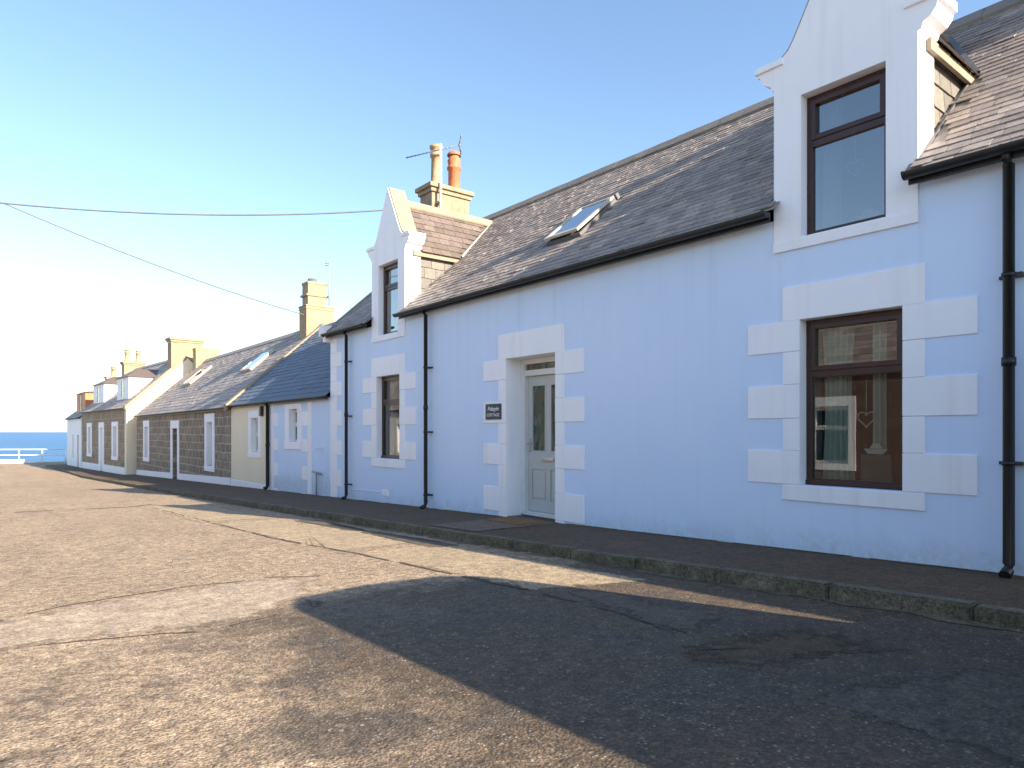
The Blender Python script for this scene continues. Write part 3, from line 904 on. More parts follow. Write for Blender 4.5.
for a, b in gy:
    mb = MB(); mb.box(lx + 0.02, lx + 0.03, a - 0.003, b + 0.003, 0.895, 1.935)
    mb.build('glass_panel', 'door_glass', leaf)
mb = MB(); mb.bbox(lx - 0.012, lx + 0.02, DOOR - 0.15, DOOR + 0.15, 0.735, 0.805, 0.008); mb.bbox(lx - 0.02, lx, DOOR - 0.13, DOOR + 0.13, 0.752, 0.79, 0.006)
mb.build('letter_box', 'chrome', leaf)
mb = MB(); mb.bbox(lx - 0.012, lx + 0.01, ly1 - 0.075, ly1 - 0.04, 0.88, 1.10, 0.006); mb.tube([(lx - 0.02, ly1 - 0.057, 1.02), (lx - 0.055, ly1 - 0.057, 1.02), (lx - 0.06, ly1 - 0.16, 1.02)], 0.010, 8)
mb.build('handle', 'chrome', leaf)

# gutters and pipes
gutter_run(hA, 3.86, 11.62, -0.205, 3.45)
gutter_run(hA, A0 - 2.0, 2.53, -0.205, 3.45)
gutter_run(hA, 13.0, 15.04, -0.205, 3.45)
downpipe(hA, 1.80, 3.40, 0.05, 0.042, clips=(2.45, 0.95))
downpipe(hA, 10.68, 3.40, -0.19, 0.036, clips=(2.37, 1.2, 0.06))
downpipe(hA, 14.02, 3.40, -0.28, 0.036, clips=(2.75, 1.55, 0.05))

# roof
XE, ZE = -0.18, 3.45
LEN = math.hypot(RX - XE, RZ - ZE)
cosr = (RX - XE) / LEN
DW = 0.69
DR_Z, DE_Z = 5.86, 4.74                        # dormer ridge and eaves heights
def u_at_z(z): return (z - ZE) / SL / cosr
uE, uR = u_at_z(DE_Z), u_at_z(DR_Z)
SKY = (7.38, 8.14, 0.78 / cosr, 1.58 / cosr)          # skylight: y0,y1,u0,u1
def skipA(y, u):
    for c in DORM:
        d = abs(y - c)
        if d < DW + 0.04 and u < uE + 0.02: return True
        if u >= uE and d < (DW + 0.02) * (1 - (u - uE) / (uR - uE)) - 0.02: return True
    if SKY[0] - 0.04 < y < SKY[1] + 0.04 and SKY[2] - 0.02 < u < SKY[3] + 0.02: return True
    return False
mb = MB()
slates(mb, A0 - 0.1, A1 - 0.04, XE, ZE, SL, LEN, 0.128, 0.215, skip=skipA)
prev = A0
for c in DORM:
    deck(mb, prev, c - 0.62, XE, ZE - 0.004, SL, 0.05, LEN)
    deck(mb, c - 0.62, c + 0.62, XE, ZE - 0.004, SL, uE - 0.05, LEN)
    prev = c + 0.62
deck(mb, prev, A1, XE, ZE - 0.004, SL, 0.05, LEN)
mb.face([(RX, A0, RZ - 0.004), (RX, A1, RZ - 0.004), (RX * 2 + 0.2, A1, 3.40), (RX * 2 + 0.2, A0, 3.40)], 0.3)
roofA = mb.build('roof', 'slate', hA, recalc=False)
mb = MB()
y = A0 - 0.05
while y < A1 - 0.1:
    L = min(0.45, A1 - 0.05 - y)
    mb.prism([(-0.17, -0.13), (-0.155, -0.155), (0, -0.02), (0.155, -0.155), (0.17, -0.13), (0.03, 0.035), (-0.03, 0.035)], lambda a, b, h: (RX + a, h, RZ + 0.04 + b + random.uniform(-.004, .004)), y, y + L - 0.006)
    y += L
mb.build('ridge_tiles', 'ridge', roofA)
mb = MB()                                      # skew stones at the far gable
mb.prism([(-0.14, 3.52), (RX, RZ + 0.06), (RX, RZ - 0.10), (-0.14, 3.40)], lambda a, b, h: (a, h, b), A1 - 0.06, A1 + 0.16)
mb.build('gable_coping', 'coping', roofA)
mb = MB(); mb.bbox(-0.24, 0.05, A1 - 0.05, A1 + 0.16, 3.40, 3.66, 0.03); mb.bbox(-0.16, 0.05, A1 - 0.04, A1 + 0.10, 3.28, 3.41, 0.02)
mb.build('skewputt', 'white_trim', roofA)

# skylight (top-hung, a little open)
skl = None
cs, sn = cosr, SL * cosr
def RP(y, u, h): return (XE + u * cs - sn * h, y, ZE + u * sn + cs * h)
def slab(mb, y0, y1, u0, u1, h0, h1, dh=0.0):
    """box on the roof plane; dh lifts its lower edge"""
    v = []
    for hh in (h0, h1):
        for (yy, uu) in ((y0, u0), (y1, u0), (y1, u1), (y0, u1)):
            k = (SKY[3] - uu) / (SKY[3] - SKY[2])
            v.append(RP(yy, uu, hh + dh * k))
    mb.poly(v, [(0, 3, 2, 1), (4, 5, 6, 7), (0, 1, 5, 4), (1, 2, 6, 5), (2, 3, 7, 6), (3, 0, 4, 7)])
y0, y1, u0, u1 = SKY
mb = MB()
slab(mb, y0, y0 + 0.05, u0, u1, -0.05, 0.055); slab(mb, y1 - 0.05, y1, u0, u1, -0.05, 0.055)
slab(mb, y0 + 0.05, y1 - 0.05, u1 - 0.05, u1 - 0.001, -0.05, 0.053); slab(mb, y0 + 0.05, y1 - 0.05, u0 + 0.001, u0 + 0.05, -0.05, 0.053)
skl = mb.build('skylight', 'lead', hA)
mb = MB()
slab(mb, y0 + 0.005, y0 + 0.07, u0, u1, 0.06, 0.10, 0.035); slab(mb, y1 - 0.07, y1 - 0.005, u0, u1, 0.06, 0.10, 0.035)
slab(mb, y0 + 0.07, y1 - 0.07, u0 + 0.001, u0 + 0.07, 0.061, 0.099, 0.035); slab(mb, y0 + 0.07, y1 - 0.07, u1 - 0.07, u1 - 0.001, 0.061, 0.099, 0.035)
mb.build('sash', 'pale_lead', skl)
mb = MB(); slab(mb, y0 + 0.06, y1 - 0.06, u0 + 0.06, u1 - 0.06, 0.075, 0.085, 0.035); mb.build('pane', 'sky_glass', skl)
mb = MB(); slab(mb, y0 - 0.03, y1 + 0.03, u1 - 0.02, u1 + 0.05, 0.012, 0.105); mb.build('hood', 'lead', skl)

# dormers
def dormer(c):
    half = [(0.0, 6.10), (0.27, 5.58), (0.40, 5.33), (0.47, 5.20), (0.53, 5.11), (0.60, 5.06), (0.68, 5.045), (0.88, 5.04), (0.88, 4.955),
            (0.85, 4.945), (0.84, 4.90), (0.80, 4.85), (0.735, 4.815), (0.72, 4.765), (DW, 4.75), (DW, 3.06)]
    ow0, ow1, oz0, oz1 = c - 0.42, c + 0.395, 3.17, 4.60
    XF, XB = -0.016, 0.34
    mb = MB()
    bm = bmesh.new()
    outl = [(c + a, z) for a, z in half[::-1]] + [(c - a, z) for a, z in half[1:]]
    # front and back faces as strips around the opening
    def ring(x, flip):
        vs = [bm.verts.new((x, y, z)) for y, z in outl]
        hs = [bm.verts.new((x, y, z)) for y, z in ((ow0, oz0), (ow1, oz0), (ow1, oz1), (ow0, oz1))]
        ed = [bm.edges.new((vs[i], vs[(i + 1) % len(vs)])) for i in range(len(vs))]
        ed += [bm.edges.new((hs[i], hs[(i + 1) % 4])) for i in range(4)]
        bmesh.ops.triangle_fill(bm, use_beauty=True, use_dissolve=False, edges=ed)
        return vs, hs
    v0, h0 = ring(XF, False); v1, h1 = ring(XB, True)
    for i in range(len(v0)):
        j = (i + 1) % len(v0)
        bm.faces.new((v0[i], v0[j], v1[j], v1[i]))
    for i in range(4):
        j = (i + 1) % 4
        bm.faces.new((h0[i], h0[j], h1[j], h1[i]))
    bmesh.ops.recalc_face_normals(bm, faces=bm.faces[:])
    bm.verts.index_update()
    mb.poly([v.co[:] for v in bm.verts], [tuple(v.index for v in f.verts) for f in bm.faces])
    bm.free()
    d = mb.build('dormer', 'white_trim', hA)
    # coping slabs on the sloping gable tops
    mb = MB()
    for s in (-1, 1):
        pts = half[0:6]
        for (a, z), (a2, z2) in zip(pts, pts[1:]):
            n = Vector((z - z2, a2 - a)).normalized() * 0.028
            mb.prism([(a, z + 0.001), (a2, z2 + 0.001), (a2 + n.x, z2 + n.y), (a + n.x, z + n.y)], lambda p, q, h: (h, c + s * p, q), XF + 0.02, XB + 0.02)
    mb.build('gable_coping', 'coping', d)
    for s in (-1, 1):                          # little cornice under each foot of the gable
        mb = MB(); ya, yb2 = c + s * 0.58, c + s * 0.895
        mb.bbox(XF - 0.03, XF + 0.05, min(ya, yb2), max(ya, yb2), 4.985, 5.048, 0.008); mb.build('cornice', 'white_trim', d)
    # sill band
    mb = MB(); mb.bbox(XF - 0.012, 0.10, c - DW - 0.005, c + DW + 0.005, 3.055, 3.162, 0.006); mb.build('sill', 'white_trim', d)
    # window
    x = 0.10
    t = 0.06; zt = 4.12
    mb = MB()
    frame_rect(mb, x, x + 0.07, ow0 + 0.003, ow1 - 0.003, oz0 + 0.003, oz1 - 0.003, t)
    mb.bbox(x + 0.003, x + 0.066, ow0 + t, ow1 - t, zt - 0.04, zt + 0.04, 0.006)
    frame_rect(mb, x - 0.014, x + 0.05, ow0 + t - 0.012, ow1 - t + 0.012, zt + 0.028, oz1 - t + 0.012, 0.05)
    mb.build('window_frame', 'brown_frame', d)
    for a, b, e in ((oz0 + t, zt - 0.04, 0), (zt + 0.06, oz1 - t - 0.02, 0.03)):
        p = MB(); p.face([(x + 0.03, ow0 + t - 0.005 + e, a - 0.01), (x + 0.03, ow0 + t - 0.005 + e, b + 0.01), (x + 0.03, ow1 - t + 0.005 - e, b + 0.01), (x + 0.03, ow1 - t + 0.005 - e, a - 0.01)])
        p.build('pane', 'upper_glass', d, recalc=False)
    # cheeks, hung with large slates
    xe_ = XE + uE * cs
    for s in (-1, 1):
        yc = c + s * (DW - 0.035)
        mb = MB()
        mb.face([(0.33, yc - s * 0.03, 3.40), (0.33, yc - s * 0.03, DE_Z), (xe_ + 0.1, yc - s * 0.03, DE_Z + 0.05)], 0.2)
        z = 3.60; row = 0
        while z < DE_Z + 0.02:
            x = 0.345 - (0.14 if row % 2 else 0)
            while True:
                xr = XE + (z - ZE) / SL - 0.02
                if x > max(xr + 0.26, 0.4): break
                a, b = max(x, 0.345), x + random.uniform(0.24, 0.30)
                bz = z + random.uniform(-0.006, 0.006)
                b2 = min(b - 0.008, XE + (z + 0.22 - ZE) / SL + 0.05)
                if b2 - a > 0.03:
                    tn = min(1, max(0, random.gauss(0.5, 0.25)))
                    y_o, y_i = yc, yc - s * 0.018
                    zt2 = min(z + 0.25, DE_Z + 0.01)
                    mb.poly([(a, y_o, bz), (b2, y_o, bz), (b2, y_i, zt2), (a, y_i, zt2), (a, y_i, bz), (b2, y_i, bz)],
                            [(0, 1, 2, 3), (0, 4, 5, 1), (0, 3, 4), (1, 5, 2)], tn)
                x = b
            z += 0.215; row += 1
        mb.build('cheek', 'cheek_slate', d, recalc=False)
        # soakers at the foot of the cheek
        mb = MB()
        yb = c + s * (DW + 0.001)
        q = MB()
        p0, p1 = (XE + 0.36 * 1.0, ZE + SL * 0.36), (xe_ + 0.05, DE_Z + 0.045)
        mb.prism([(0.0, 3.60), (0.0, 3.635), (p1[0], p1[1] + 0.02), (p1[0], p1[1] - 0.02)], lambda a, b, h: (a, h, b), min(yb, yb + s * 0.018), max(yb, yb + s * 0.018))
        mb.build('flashing', 'lead', d)
    # slated roof of the dormer
    mb = MB()
    dsl = (DR_Z - DE_Z) / (DW + 0.05)
    x_r = XE + uR * cs
    for s in (-1, 1):
        hl = math.hypot(DW + 0.05, DR_Z - DE_Z)
        cc, ss = (DW + 0.05) / hl, (DR_Z - DE_Z) / hl
        mb.face([(XB - 0.01, c + s * (DW + 0.05), DE_Z), (xe_, c + s * (DW + 0.05), DE_Z), (x_r, c, DR_Z), (XB - 0.01, c, DR_Z)], 0.2)
        def P(xx, u, h): return (xx, c + s * (DW + 0.05 - u * cc + ss * h), DE_Z + u * ss + cc * h)
        u = -0.03; row = 0
        while u < hl - 0.05:
            xend = xe_ + (x_r - xe_) * max(u, 0) / hl - 0.03
            x = XB - (0.13 if row % 2 else 0)
            while x < xend:
                wv = random.uniform(0.2, 0.3)
                a, b = max(x, XB - 0.0), min(x + wv - 0.006, xend)
                if b - a > 0.03:
                    tn = min(1, max(0, random.gauss(0.5, 0.22)))
                    lf = 0.022 + random.uniform(0, 0.006)
                    ub = min(u + 0.22, hl)
                    mb.poly([P(a, u, lf), P(b, u, lf), P(b, ub, 0.007), P(a, ub, 0.007), P(a, u, lf - 0.012), P(b, u, lf - 0.012), P(b, ub, 0), P(a, ub, 0)],
                            [(0, 1, 2, 3), (0, 4, 5, 1), (1, 5, 6, 2), (0, 3, 7, 4)], tn)
                x += wv
            u += 0.165; row += 1
    mb.build('dormer_roof', 'dormer_slate', d, recalc=False)
    mb = MB()
    mb.prism([(-0.10, -0.13), (0, 0.0), (0.10, -0.13), (0.115, -0.10), (0.02, 0.055), (-0.02, 0.055), (-0.115, -0.10)], lambda a, b, h: (h, c + a, DR_Z + 0.025 + b), XB - 0.005, x_r + 0.04)
    mb.build('ridge_coping', 'coping', d)
    for s in (-1, 1):
        mb = MB()
        mb.bbox(0.16, xe_ - 0.02, c + s * (DW + 0.022) - 0.02, c + s * (DW + 0.022) + 0.02, DE_Z - 0.105, DE_Z - 0.005, 0.004)
        mb.build('bargeboard', 'coping', d)
        mb = MB()                                # pale valley strip
        a = Vector((xe_ + 0.0, c + s * (DW + 0.02), DE_Z + 0.02)); b = Vector((x_r + 0.02, c + s * 0.03, DR_Z + 0.01))
        o_ = Vector((-sn, 0, cs)) * 0.03; w2 = Vector((0, s * 0.06, 0))
        mb.face([a + o_, a + o_ + w2, b + o_ + w2, b + o_]); mb.face([a - o_ * 0.3 + w2, a + o_ + w2, b + o_ + w2, b - o_ * 0.3 + w2])
        mb.build('valley', 'pale_lead' if c > 8 else 'lead', d, recalc=False)
    return d
for c in DORM:
    dormer(c)

# chimneys on both gables
ch = chimney(roofA, 2.34, 3.46, 14.42, 14.98, 5.2, 7.35)
pot(ch, (2.63, 14.68, 7.34), 1.06, 0.145, 'buff_clay', 'tall')
pot(ch, (3.17, 14.68, 7.34), 1.05, 0.155, 'terracotta', 'cowled')
ch = chimney(roofA, 2.34, 3.46, 0.72, 1.30, 5.2, 7.29)
pot(ch, (2.63, 1.0, 7.28), 1.06, 0.145, 'buff_clay', 'tall')
pot(ch, (3.17, 1.0, 7.28), 1.05, 0.155, 'terracotta', 'cowled')
# small wall details
mb = MB(); mb.bbox(-0.018, 0.01, 12.27, 12.53, -0.09, 0.03, 0.004)
for i in range(4): mb.bbox(-0.022, 0, 12.31, 12.49, -0.07 + i * 0.022, -0.06 + i * 0.022, 0.002)
mb.build('wall_vent', 'white_trim', hA)
mb = MB(); mb.tube([(-0.008, 12.52, -0.03), (-0.008, 13.2, -0.04), (-0.008, 13.95, -0.07)], 0.007, 6); mb.build('wall_cable', 'white_trim', hA)
MB = _MB

# things on or inside the pale blue house (their own top-level objects)
def at_house(name, label, cat, loc):
    return thing(name, label, cat, loc)
pl = thing('house_sign', 'small dark slate house name plaque with two lines of pale lettering left of the door', 'sign', (WX - 0.014, 8.745, 1.525))
mb = MB(); mb.bbox(-0.014, -0.0005, -0.205, 0.205, -0.125, 0.125, 0.004); mb.build('plate', 'plaque', pl)
def text_mesh(body, size, parent, name, mat, loc, shear=0.0, sx=1.0):
    cu = bpy.data.curves.new(name, 'FONT')
    cu.body = body; cu.size = size; cu.align_x = 'CENTER'; cu.align_y = 'CENTER'
    cu.extrude = 0.0015; cu.shear = shear; cu.offset = size * 0.012
    tmp = bpy.data.objects.new(name, cu)
    COL.objects.link(tmp)
    dg = bpy.context.evaluated_depsgraph_get()
    me = bpy.data.meshes.new_from_object(tmp.evaluated_get(dg))
    bpy.data.objects.remove(tmp)
    # text plane XY -> wall plane: text right = -Y (seen from the street), up = Z, facing -X
    rot = Matrix(((0, 0, -1, 0), (-sx, 0, 0, 0), (0, 1, 0, 0), (0, 0, 0, 1)))
    me.transform(Matrix.Translation(loc) @ rot)
    me.materials.clear(); me.materials.append(M[mat])
    o = bpy.data.objects.new(name, me); COL.objects.link(o); o.parent = parent
    return o
text_mesh('Pelagyie', 0.092, pl, 'lettering', 'plaque_text', (-0.0155, 0.0, 0.045), 0.25, 0.98)
text_mesh('COTTAGE', 0.068, pl, 'lettering', 'plaque_text', (-0.0155, 0.0, -0.055), 0.0, 1.05)

dm = MB()
dm.bbox(0, 0.52, 0, 0.86, 0, 0.022, 0.006)
o = dm.build('doormat', 'doormat'); o.location = (5.98, 7.42, ground_z(7.8) + PAVE + 0.007); o.rotation_euler = (R(-1.55), 0, R(-4))
tag(o, 'rectangular brown coir doormat lying on the pavement in front of the grey door', 'doormat')

def curtain(loc, wy, h, label, folds=5, mat='curtain', group=None):
    mb = MB()
    n = folds * 8
    pts = [(0.035 * math.sin(2 * math.pi * i / 8) + 0.01 * math.sin(i * 0.7), -wy / 2 + wy * i / n) for i in range(n + 1)]
    rows = 6
    v = []
    for k in range(rows + 1):
        f = k / rows
        for i, (x, y) in enumerate(pts):
            pinch = 1 - 0.25 * math.sin(math.pi * f) * (1 if wy > 0.2 else 0.3)
            v.append((x, y * pinch, h * f))
    for v_ in [v]:
        fs = []
        m = n + 1
        for k in range(rows):
            for i in range(n):
                fs.append((k * m + i, k * m + i + 1, (k + 1) * m + i + 1, (k + 1) * m + i))
        mb.poly(v_, fs, smooth=True)
    o = mb.build('curtain', mat, recalc=False)
    sol = o.modifiers.new('thickness', 'SOLIDIFY'); sol.thickness = 0.004
    o.location = loc
    return tag(o, label, 'curtain', group)
curtain((WX + 0.30, 3.36, 0.62), 0.34, 1.72, 'wide white net curtain on the left inside the big ground floor window')
curtain((WX + 0.36, 2.98, 0.62), 0.12, 1.72, 'narrow gathered white curtain strip in the middle of the big ground floor window', 2)
curtain((WX + 0.30, 12.62, 0.62), 0.22, 1.72, 'white net curtain inside the narrow looking ground floor window near the far corner', 4)
curtain((WX + 0.30, 3.42, 3.0), 0.22, 1.6, 'pale curtain at the left inside the near dormer window', 4)

def heart(loc, label):
    t_ = thing('hanging_heart', label, 'ornament', loc)
    mb = MB()
    pts = []
    for i in range(25):
        a = 2 * math.pi * i / 24
        pts.append((0, 0.0052 * 16 * math.sin(a) ** 3, 0.0052 * (13 * math.cos(a) - 5 * math.cos(2 * a) - 2 * math.cos(3 * a) - math.cos(4 * a))))
    mb.tube(pts, 0.007, 6); mb.build('wicker_heart', 'ornament', t_)
    mb = MB(); mb.tube([(0, 0, 0.035), (0, 0, 0.38)], 0.0035, 5); mb.build('cord', 'ornament', t_)
    return t_
heart((WX + 0.18, 3.03, 1.33), 'white wicker heart hanging on a cord inside the big ground floor window')
heart((WX + 0.17, 3.13, 3.78), 'white heart hanging on a cord inside the near dormer window')
def boat(loc, label, s=1.0):
    t_ = thing('ornament', label, 'ornament', loc)
    mb = MB(); mb.prism([(-0.11 * s, 0.05 * s), (0.11 * s, 0.05 * s), (0.07 * s, 0), (-0.07 * s, 0)], lambda a, b, h: (h, a, b), -0.025, 0.025); mb.build('hull', 'ornament', t_)
    mb = MB(); mb.prism([(-0.06 * s, 0.055 * s), (0.06 * s, 0.055 * s), (0.03 * s, 0.10 * s), (-0.03 * s, 0.10 * s)], lambda a, b, h: (h, a, b), -0.012, 0.012); mb.build('cabin', 'ornament', t_)
    return t_
boat((WX + 0.215, 2.95, 0.99), 'small white ornament on a stand inside the big ground floor window')
mb = MB(); mb.bbox(-0.03, 0.03, -0.14, 0.14, -0.32, 0, 0.01)
bpy_o = mb.build('window_box', 'interior'); bpy_o.location = (WX + 0.215, 2.95, 0.985)
tag(bpy_o, 'dark stand under the small white ornament inside the big ground floor window', 'stand')
boat((WX + 0.21, 3.02, 3.245), 'small white ornament on the inside sill of the near dormer window', 1.1)
mb = MB(); mb.bbox(0, 0.10, -0.32, 0.32, 0, 0.12, 0.02)
o = mb.build('cushion', 'red_fabric'); o.location = (WX + 0.20, 12.15, 0.67)
tag(o, 'dark red cushion along the inside sill of the far ground floor window', 'cushion')

# TV aerial on the chimney of the pale blue house
ae = thing('tv_aerial', 'long yagi aerial on a white pole strapped to the chimney of the pale blue house', 'aerial', (WX + 2.50, 14.27, 5.9))
mb = MB(); mb.tube([(0, 0, 0), (0, 0, 2.40)], 0.032, 8); mb.build('pole', 'white_pole', ae)
mb = MB(); B0, B1 = Vector((-0.66, 0.55, 2.06)), Vector((0.48, -0.17, 2.45))
mb.tube([B0, B1], 0.014, 6)
dirb = (B1 - B0).normalized(); side = dirb.cross(Vector((0, 0, 1))).normalized()
for i in range(12):
    p = B0.lerp(B1, 0.03 + i * 0.07)
    mb.tube([p - side * 0.08, p + side * 0.08], 0.005, 5)
mb.build('boom', 'cable', ae)
mb = MB()
for a, b in ((0.16, 0.12), (-0.16, 0.12), (0.16, -0.16), (-0.16, -0.16)):
    mb.tube([B1 - dirb * 0.05, B1 + side * a + Vector((0, 0, b * 1.2)) + dirb * 0.02], 0.012, 5)
    mb.tube([B1 + side * a + Vector((0, 0, b * 1.2 - 0.04)), B1 + side * a + Vector((0, 0, b * 1.2 + 0.04))], 0.02, 5)
mb.build('reflector', 'cable', ae)
for z_ in (0.5, 0.95):
    mb = MB(); mb.bbox(-0.05, 0.05, -0.03, 0.145, z_, z_ + 0.04, 0.004); mb.build('strap', 'galvanised', ae)

# ------------------------------------------------------------------ generic terrace cottages
def gable_house(name, label, origin, rotz, L, eave, ridge_x, ridge_z, zb, wall_mat, roof_mat, holes=(), gable_mat=None, expo=0.2, wd=0.3, over=0.12, skip=None, slate_on=True, left_gable=True, gutter=True):
    h = thing(name, label, 'house', origin, rotz)
    mb = MB(); wall_grid(mb, 0, L, zb, eave - 0.03, 0, 0.3, list(holes)); mb.build('wall', wall_mat, h)
    mb = MB()
    sl = (ridge_z - eave) / (ridge_x + over)
    for y in (0.004, L - 0.304):
        mb.prism([(0.003, zb), (2 * ridge_x, zb), (2 * ridge_x, eave), (ridge_x, ridge_z - 0.05), (0.003, eave + sl * over - 0.06)], lambda a, b, hh: (a, hh, b), y, y + 0.3)
    mb.box(2 * ridge_x - 0.3, 2 * ridge_x - 0.002, 0.31, L - 0.31, zb, eave)
    mb.build('gable_wall', gable_mat or wall_mat, h)
    mb = MB(); mb.box(0.31, 2 * ridge_x - 0.31, 0.31, L - 0.31, eave - 0.2, eave - 0.1); mb.box(1.2, 1.3, 0.31, L - 0.31, zb, eave - 0.21); mb.build('interior_walls', 'interior', h)
    mb = MB()
    ln = math.hypot(ridge_x + over, ridge_z - eave)
    if slate_on: slates(mb, -0.02, L - 0.01, -over, eave, sl, ln, expo, wd, skip)
    deck(mb, 0, L, -over, eave - 0.004, sl, 0.02, ln)
    mb.face([(ridge_x, 0, ridge_z - 0.004), (ridge_x, L, ridge_z - 0.004), (2 * ridge_x + over, L, eave), (2 * ridge_x + over, 0, eave)], 0.3)
    rf = mb.build('roof', roof_mat, h, recalc=False)
    mb = MB()
    y = 0.0
    while y < L - 0.05:
        l_ = min(0.45, L - y)
        mb.prism([(-0.17, -0.13), (-0.155, -0.155), (0, -0.02), (0.155, -0.155), (0.17, -0.13), (0.03, 0.035), (-0.03, 0.035)], lambda a, b, hh: (ridge_x + a, hh, ridge_z + 0.035 + b), y, y + l_ - 0.006)
        y += l_
    mb.build('ridge_tiles', 'lead' if roof_mat == 'blue_slate' else 'slate', rf)
    if gutter:
        gutter_run(h, 0.02, L - 0.02, -over - 0.03, eave, 0.05, brackets=False)
    return h, rf, sl
def skew(parent, y, x0, x1, z0, z1, mat='coping', t=0.22, hgt=0.16):
    mb = MB(); mb.prism([(x0, z0 + hgt * 0.5), (x1, z1 + hgt * 0.5), (x1, z1 - hgt), (x0, z0 - hgt)], lambda a, b, h: (a, h, b), y - t / 2, y + t / 2)
    return mb.build('gable_coping', mat, parent)
def roof_light(parent, xe, ze, sl, y0, y1, x0, x1, mat='pale_lead'):
    cx = 1 / math.hypot(1, sl); sz = sl * cx
    def RPt(y, x, h): return (x - sz * h, y, ze + (x - xe) * sl + cx * h)
    def sb(mb, a, b, c, d, h0, h1):
        v = [RPt(y, x, h) for h in (h0, h1) for (y, x) in ((a, c), (b, c), (b, d), (a, d))]
        mb.poly(v, [(0, 3, 2, 1), (4, 5, 6, 7), (0, 1, 5, 4), (1, 2, 6, 5), (2, 3, 7, 6), (3, 0, 4, 7)])
    mb = MB()
    sb(mb, y0, y0 + 0.08, x0, x1, 0.02, 0.11); sb(mb, y1 - 0.08, y1, x0, x1, 0.02, 0.11)
    sb(mb, y0 + 0.08, y1 - 0.08, x0 + 0.001, x0 + 0.08, 0.02, 0.108); sb(mb, y0 + 0.08, y1 - 0.08, x1 - 0.08, x1 - 0.001, 0.02, 0.108)
    o = mb.build('skylight', mat, parent)
    mb = MB(); sb(mb, y0 + 0.07, y1 - 0.07, x0 + 0.07, x1 - 0.07, 0.05, 0.09); mb.build('pane', 'sky_glass', o)
    return o
def plain_surround(parent, y0, y1, z0, z1, side=0.2, top=0.22, bot=0.16, mat='white_trim', x=-0.02, deep=0.22):
    mb = MB()
    mb.bbox(x, deep, y0 - side, y0 + 0.005, z0, z1, 0.006); mb.bbox(x, deep, y1 - 0.005, y1 + side, z0, z1, 0.006)
    mb.bbox(x - 0.004, deep, y0 - side, y1 + side, z1 - 0.004, z1 + top, 0.006)
    if bot: mb.bbox(x - 0.015, 0.12, y0 - side, y1 + side, z0 - bot, z0 - 0.002, 0.006)
    return mb.build('stone_surround', mat, parent)

# ---- low cottage next door: half pale blue, half cream, blue slate roof
yB = 15.085; LB = 7.715; zB = ground_z(19) - 0.25
def lb(y): return y - yB
hB_holes = [(lb(17.12), lb(17.72), 0.95, 1.80), (lb(20.18), lb(20.82), 0.62, 1.62)]
zbase = ground_z(19) + PAVE
hB = thing('cottage', 'low cottage with a blue slate roof, wall half pale blue and half cream', 'house', (WX, yB, 0))
mb = MB(); wall_grid(mb, 0, lb(19.19), zB - 0.2, 2.02, 0, 0.3, hB_holes[:1]); mb.build('wall', 'blue_wall', hB)['label'] = 'pale blue half of the front wall'
mb = MB(); wall_grid(mb, lb(19.192), LB, zB - 0.2, 2.02, -0.006, 0.3, hB_holes[1:]); mb.build('wall', 'cream_wall', hB)['label'] = 'cream half of the front wall'
mb = MB()
BR_X, BR_Z = 3.1, 4.93
slB = (BR_Z - 2.05) / (BR_X + 0.12)
for y in (0.004, LB - 0.304):
    mb.prism([(0.31, zB - 0.2), (2 * BR_X, zB - 0.2), (2 * BR_X, 2.05), (BR_X, BR_Z - 0.05), (0.31, 2.05 + slB * 0.4 - 0.06)], lambda a, b, hh: (a, hh, b), y, y + 0.3)
mb.box(2 * BR_X - 0.3, 2 * BR_X, 0.31, LB - 0.31, zB - 0.2, 2.05)
mb.build('gable_wall', 'beige_wall', hB)
mb = MB(); mb.box(0.31, 5.8, 0.31, LB - 0.31, 1.9, 2.0); mb.box(1.5, 1.6, 0.31, LB - 0.31, zB, 1.89); mb.build('interior_walls', 'interior', hB)
mb = MB(); lnB = math.hypot(BR_X + 0.12, BR_Z - 2.05)
slates(mb, -0.0, LB - 0.02, -0.12, 2.05, slB, lnB, 0.20, 0.32, thick=0.010)
deck(mb, 0, LB, -0.12, 2.046, slB, 0.02, lnB)
mb.face([(BR_X, 0, BR_Z - 0.004), (BR_X, LB, BR_Z - 0.004), (2 * BR_X + 0.1, LB, 2.0), (2 * BR_X + 0.1, 0, 2.0)], 0.3)
rB = mb.build('roof', 'blue_slate', hB, recalc=False)
skew(rB, LB + 0.02, -0.2, BR_X, 2.02, BR_Z, 'coping', 0.26, 0.14)
gutter_run(hB, 0.02, LB - 0.15, -0.15, 2.04, 0.05, brackets=False)
downpipe(hB, lb(19.19), 2.0, ground_z(19.2) + PAVE + 0.02, 0.05, -0.07, -0.15)
for (a, b, c, d) in hB_holes:
    window(hB, a, b, c, d, 0.13, (c + d) / 2, 'white_frame', 0.05, 'dark_glass')
plain_surround(hB, *hB_holes[1][:2], *hB_holes[1][2:], 0.24, 0.22, 0.18)
plain_surround(hB, *hB_holes[0][:2], *hB_holes[0][2:], 0.28, 0.14, 0.2)
mb = MB(); mq = MB()                           # painted margins and quoins on the pale blue half
zq = [2.0, 1.72, 1.36, 1.02, 0.70, 0.34, 0.0, -0.34, -0.7]
for k, (a, b) in enumerate(zip(zq, zq[1:])):
    wv = 0.55 if k % 2 else 0.22
    mq.bbox(-0.012, 0.05, lb(19.12) - wv, lb(19.12), b + 0.003, a - 0.003, 0.004)
    wv2 = 0.62 if k % 2 else 0.24
    mb.bbox(-0.012, 0.05, lb(16.22), lb(16.22) + wv2, b + 0.003, a - 0.003, 0.004)
mb.build('corner_quoins', 'white_trim', hB); mq.build('corner_quoins', 'white_trim', hB)
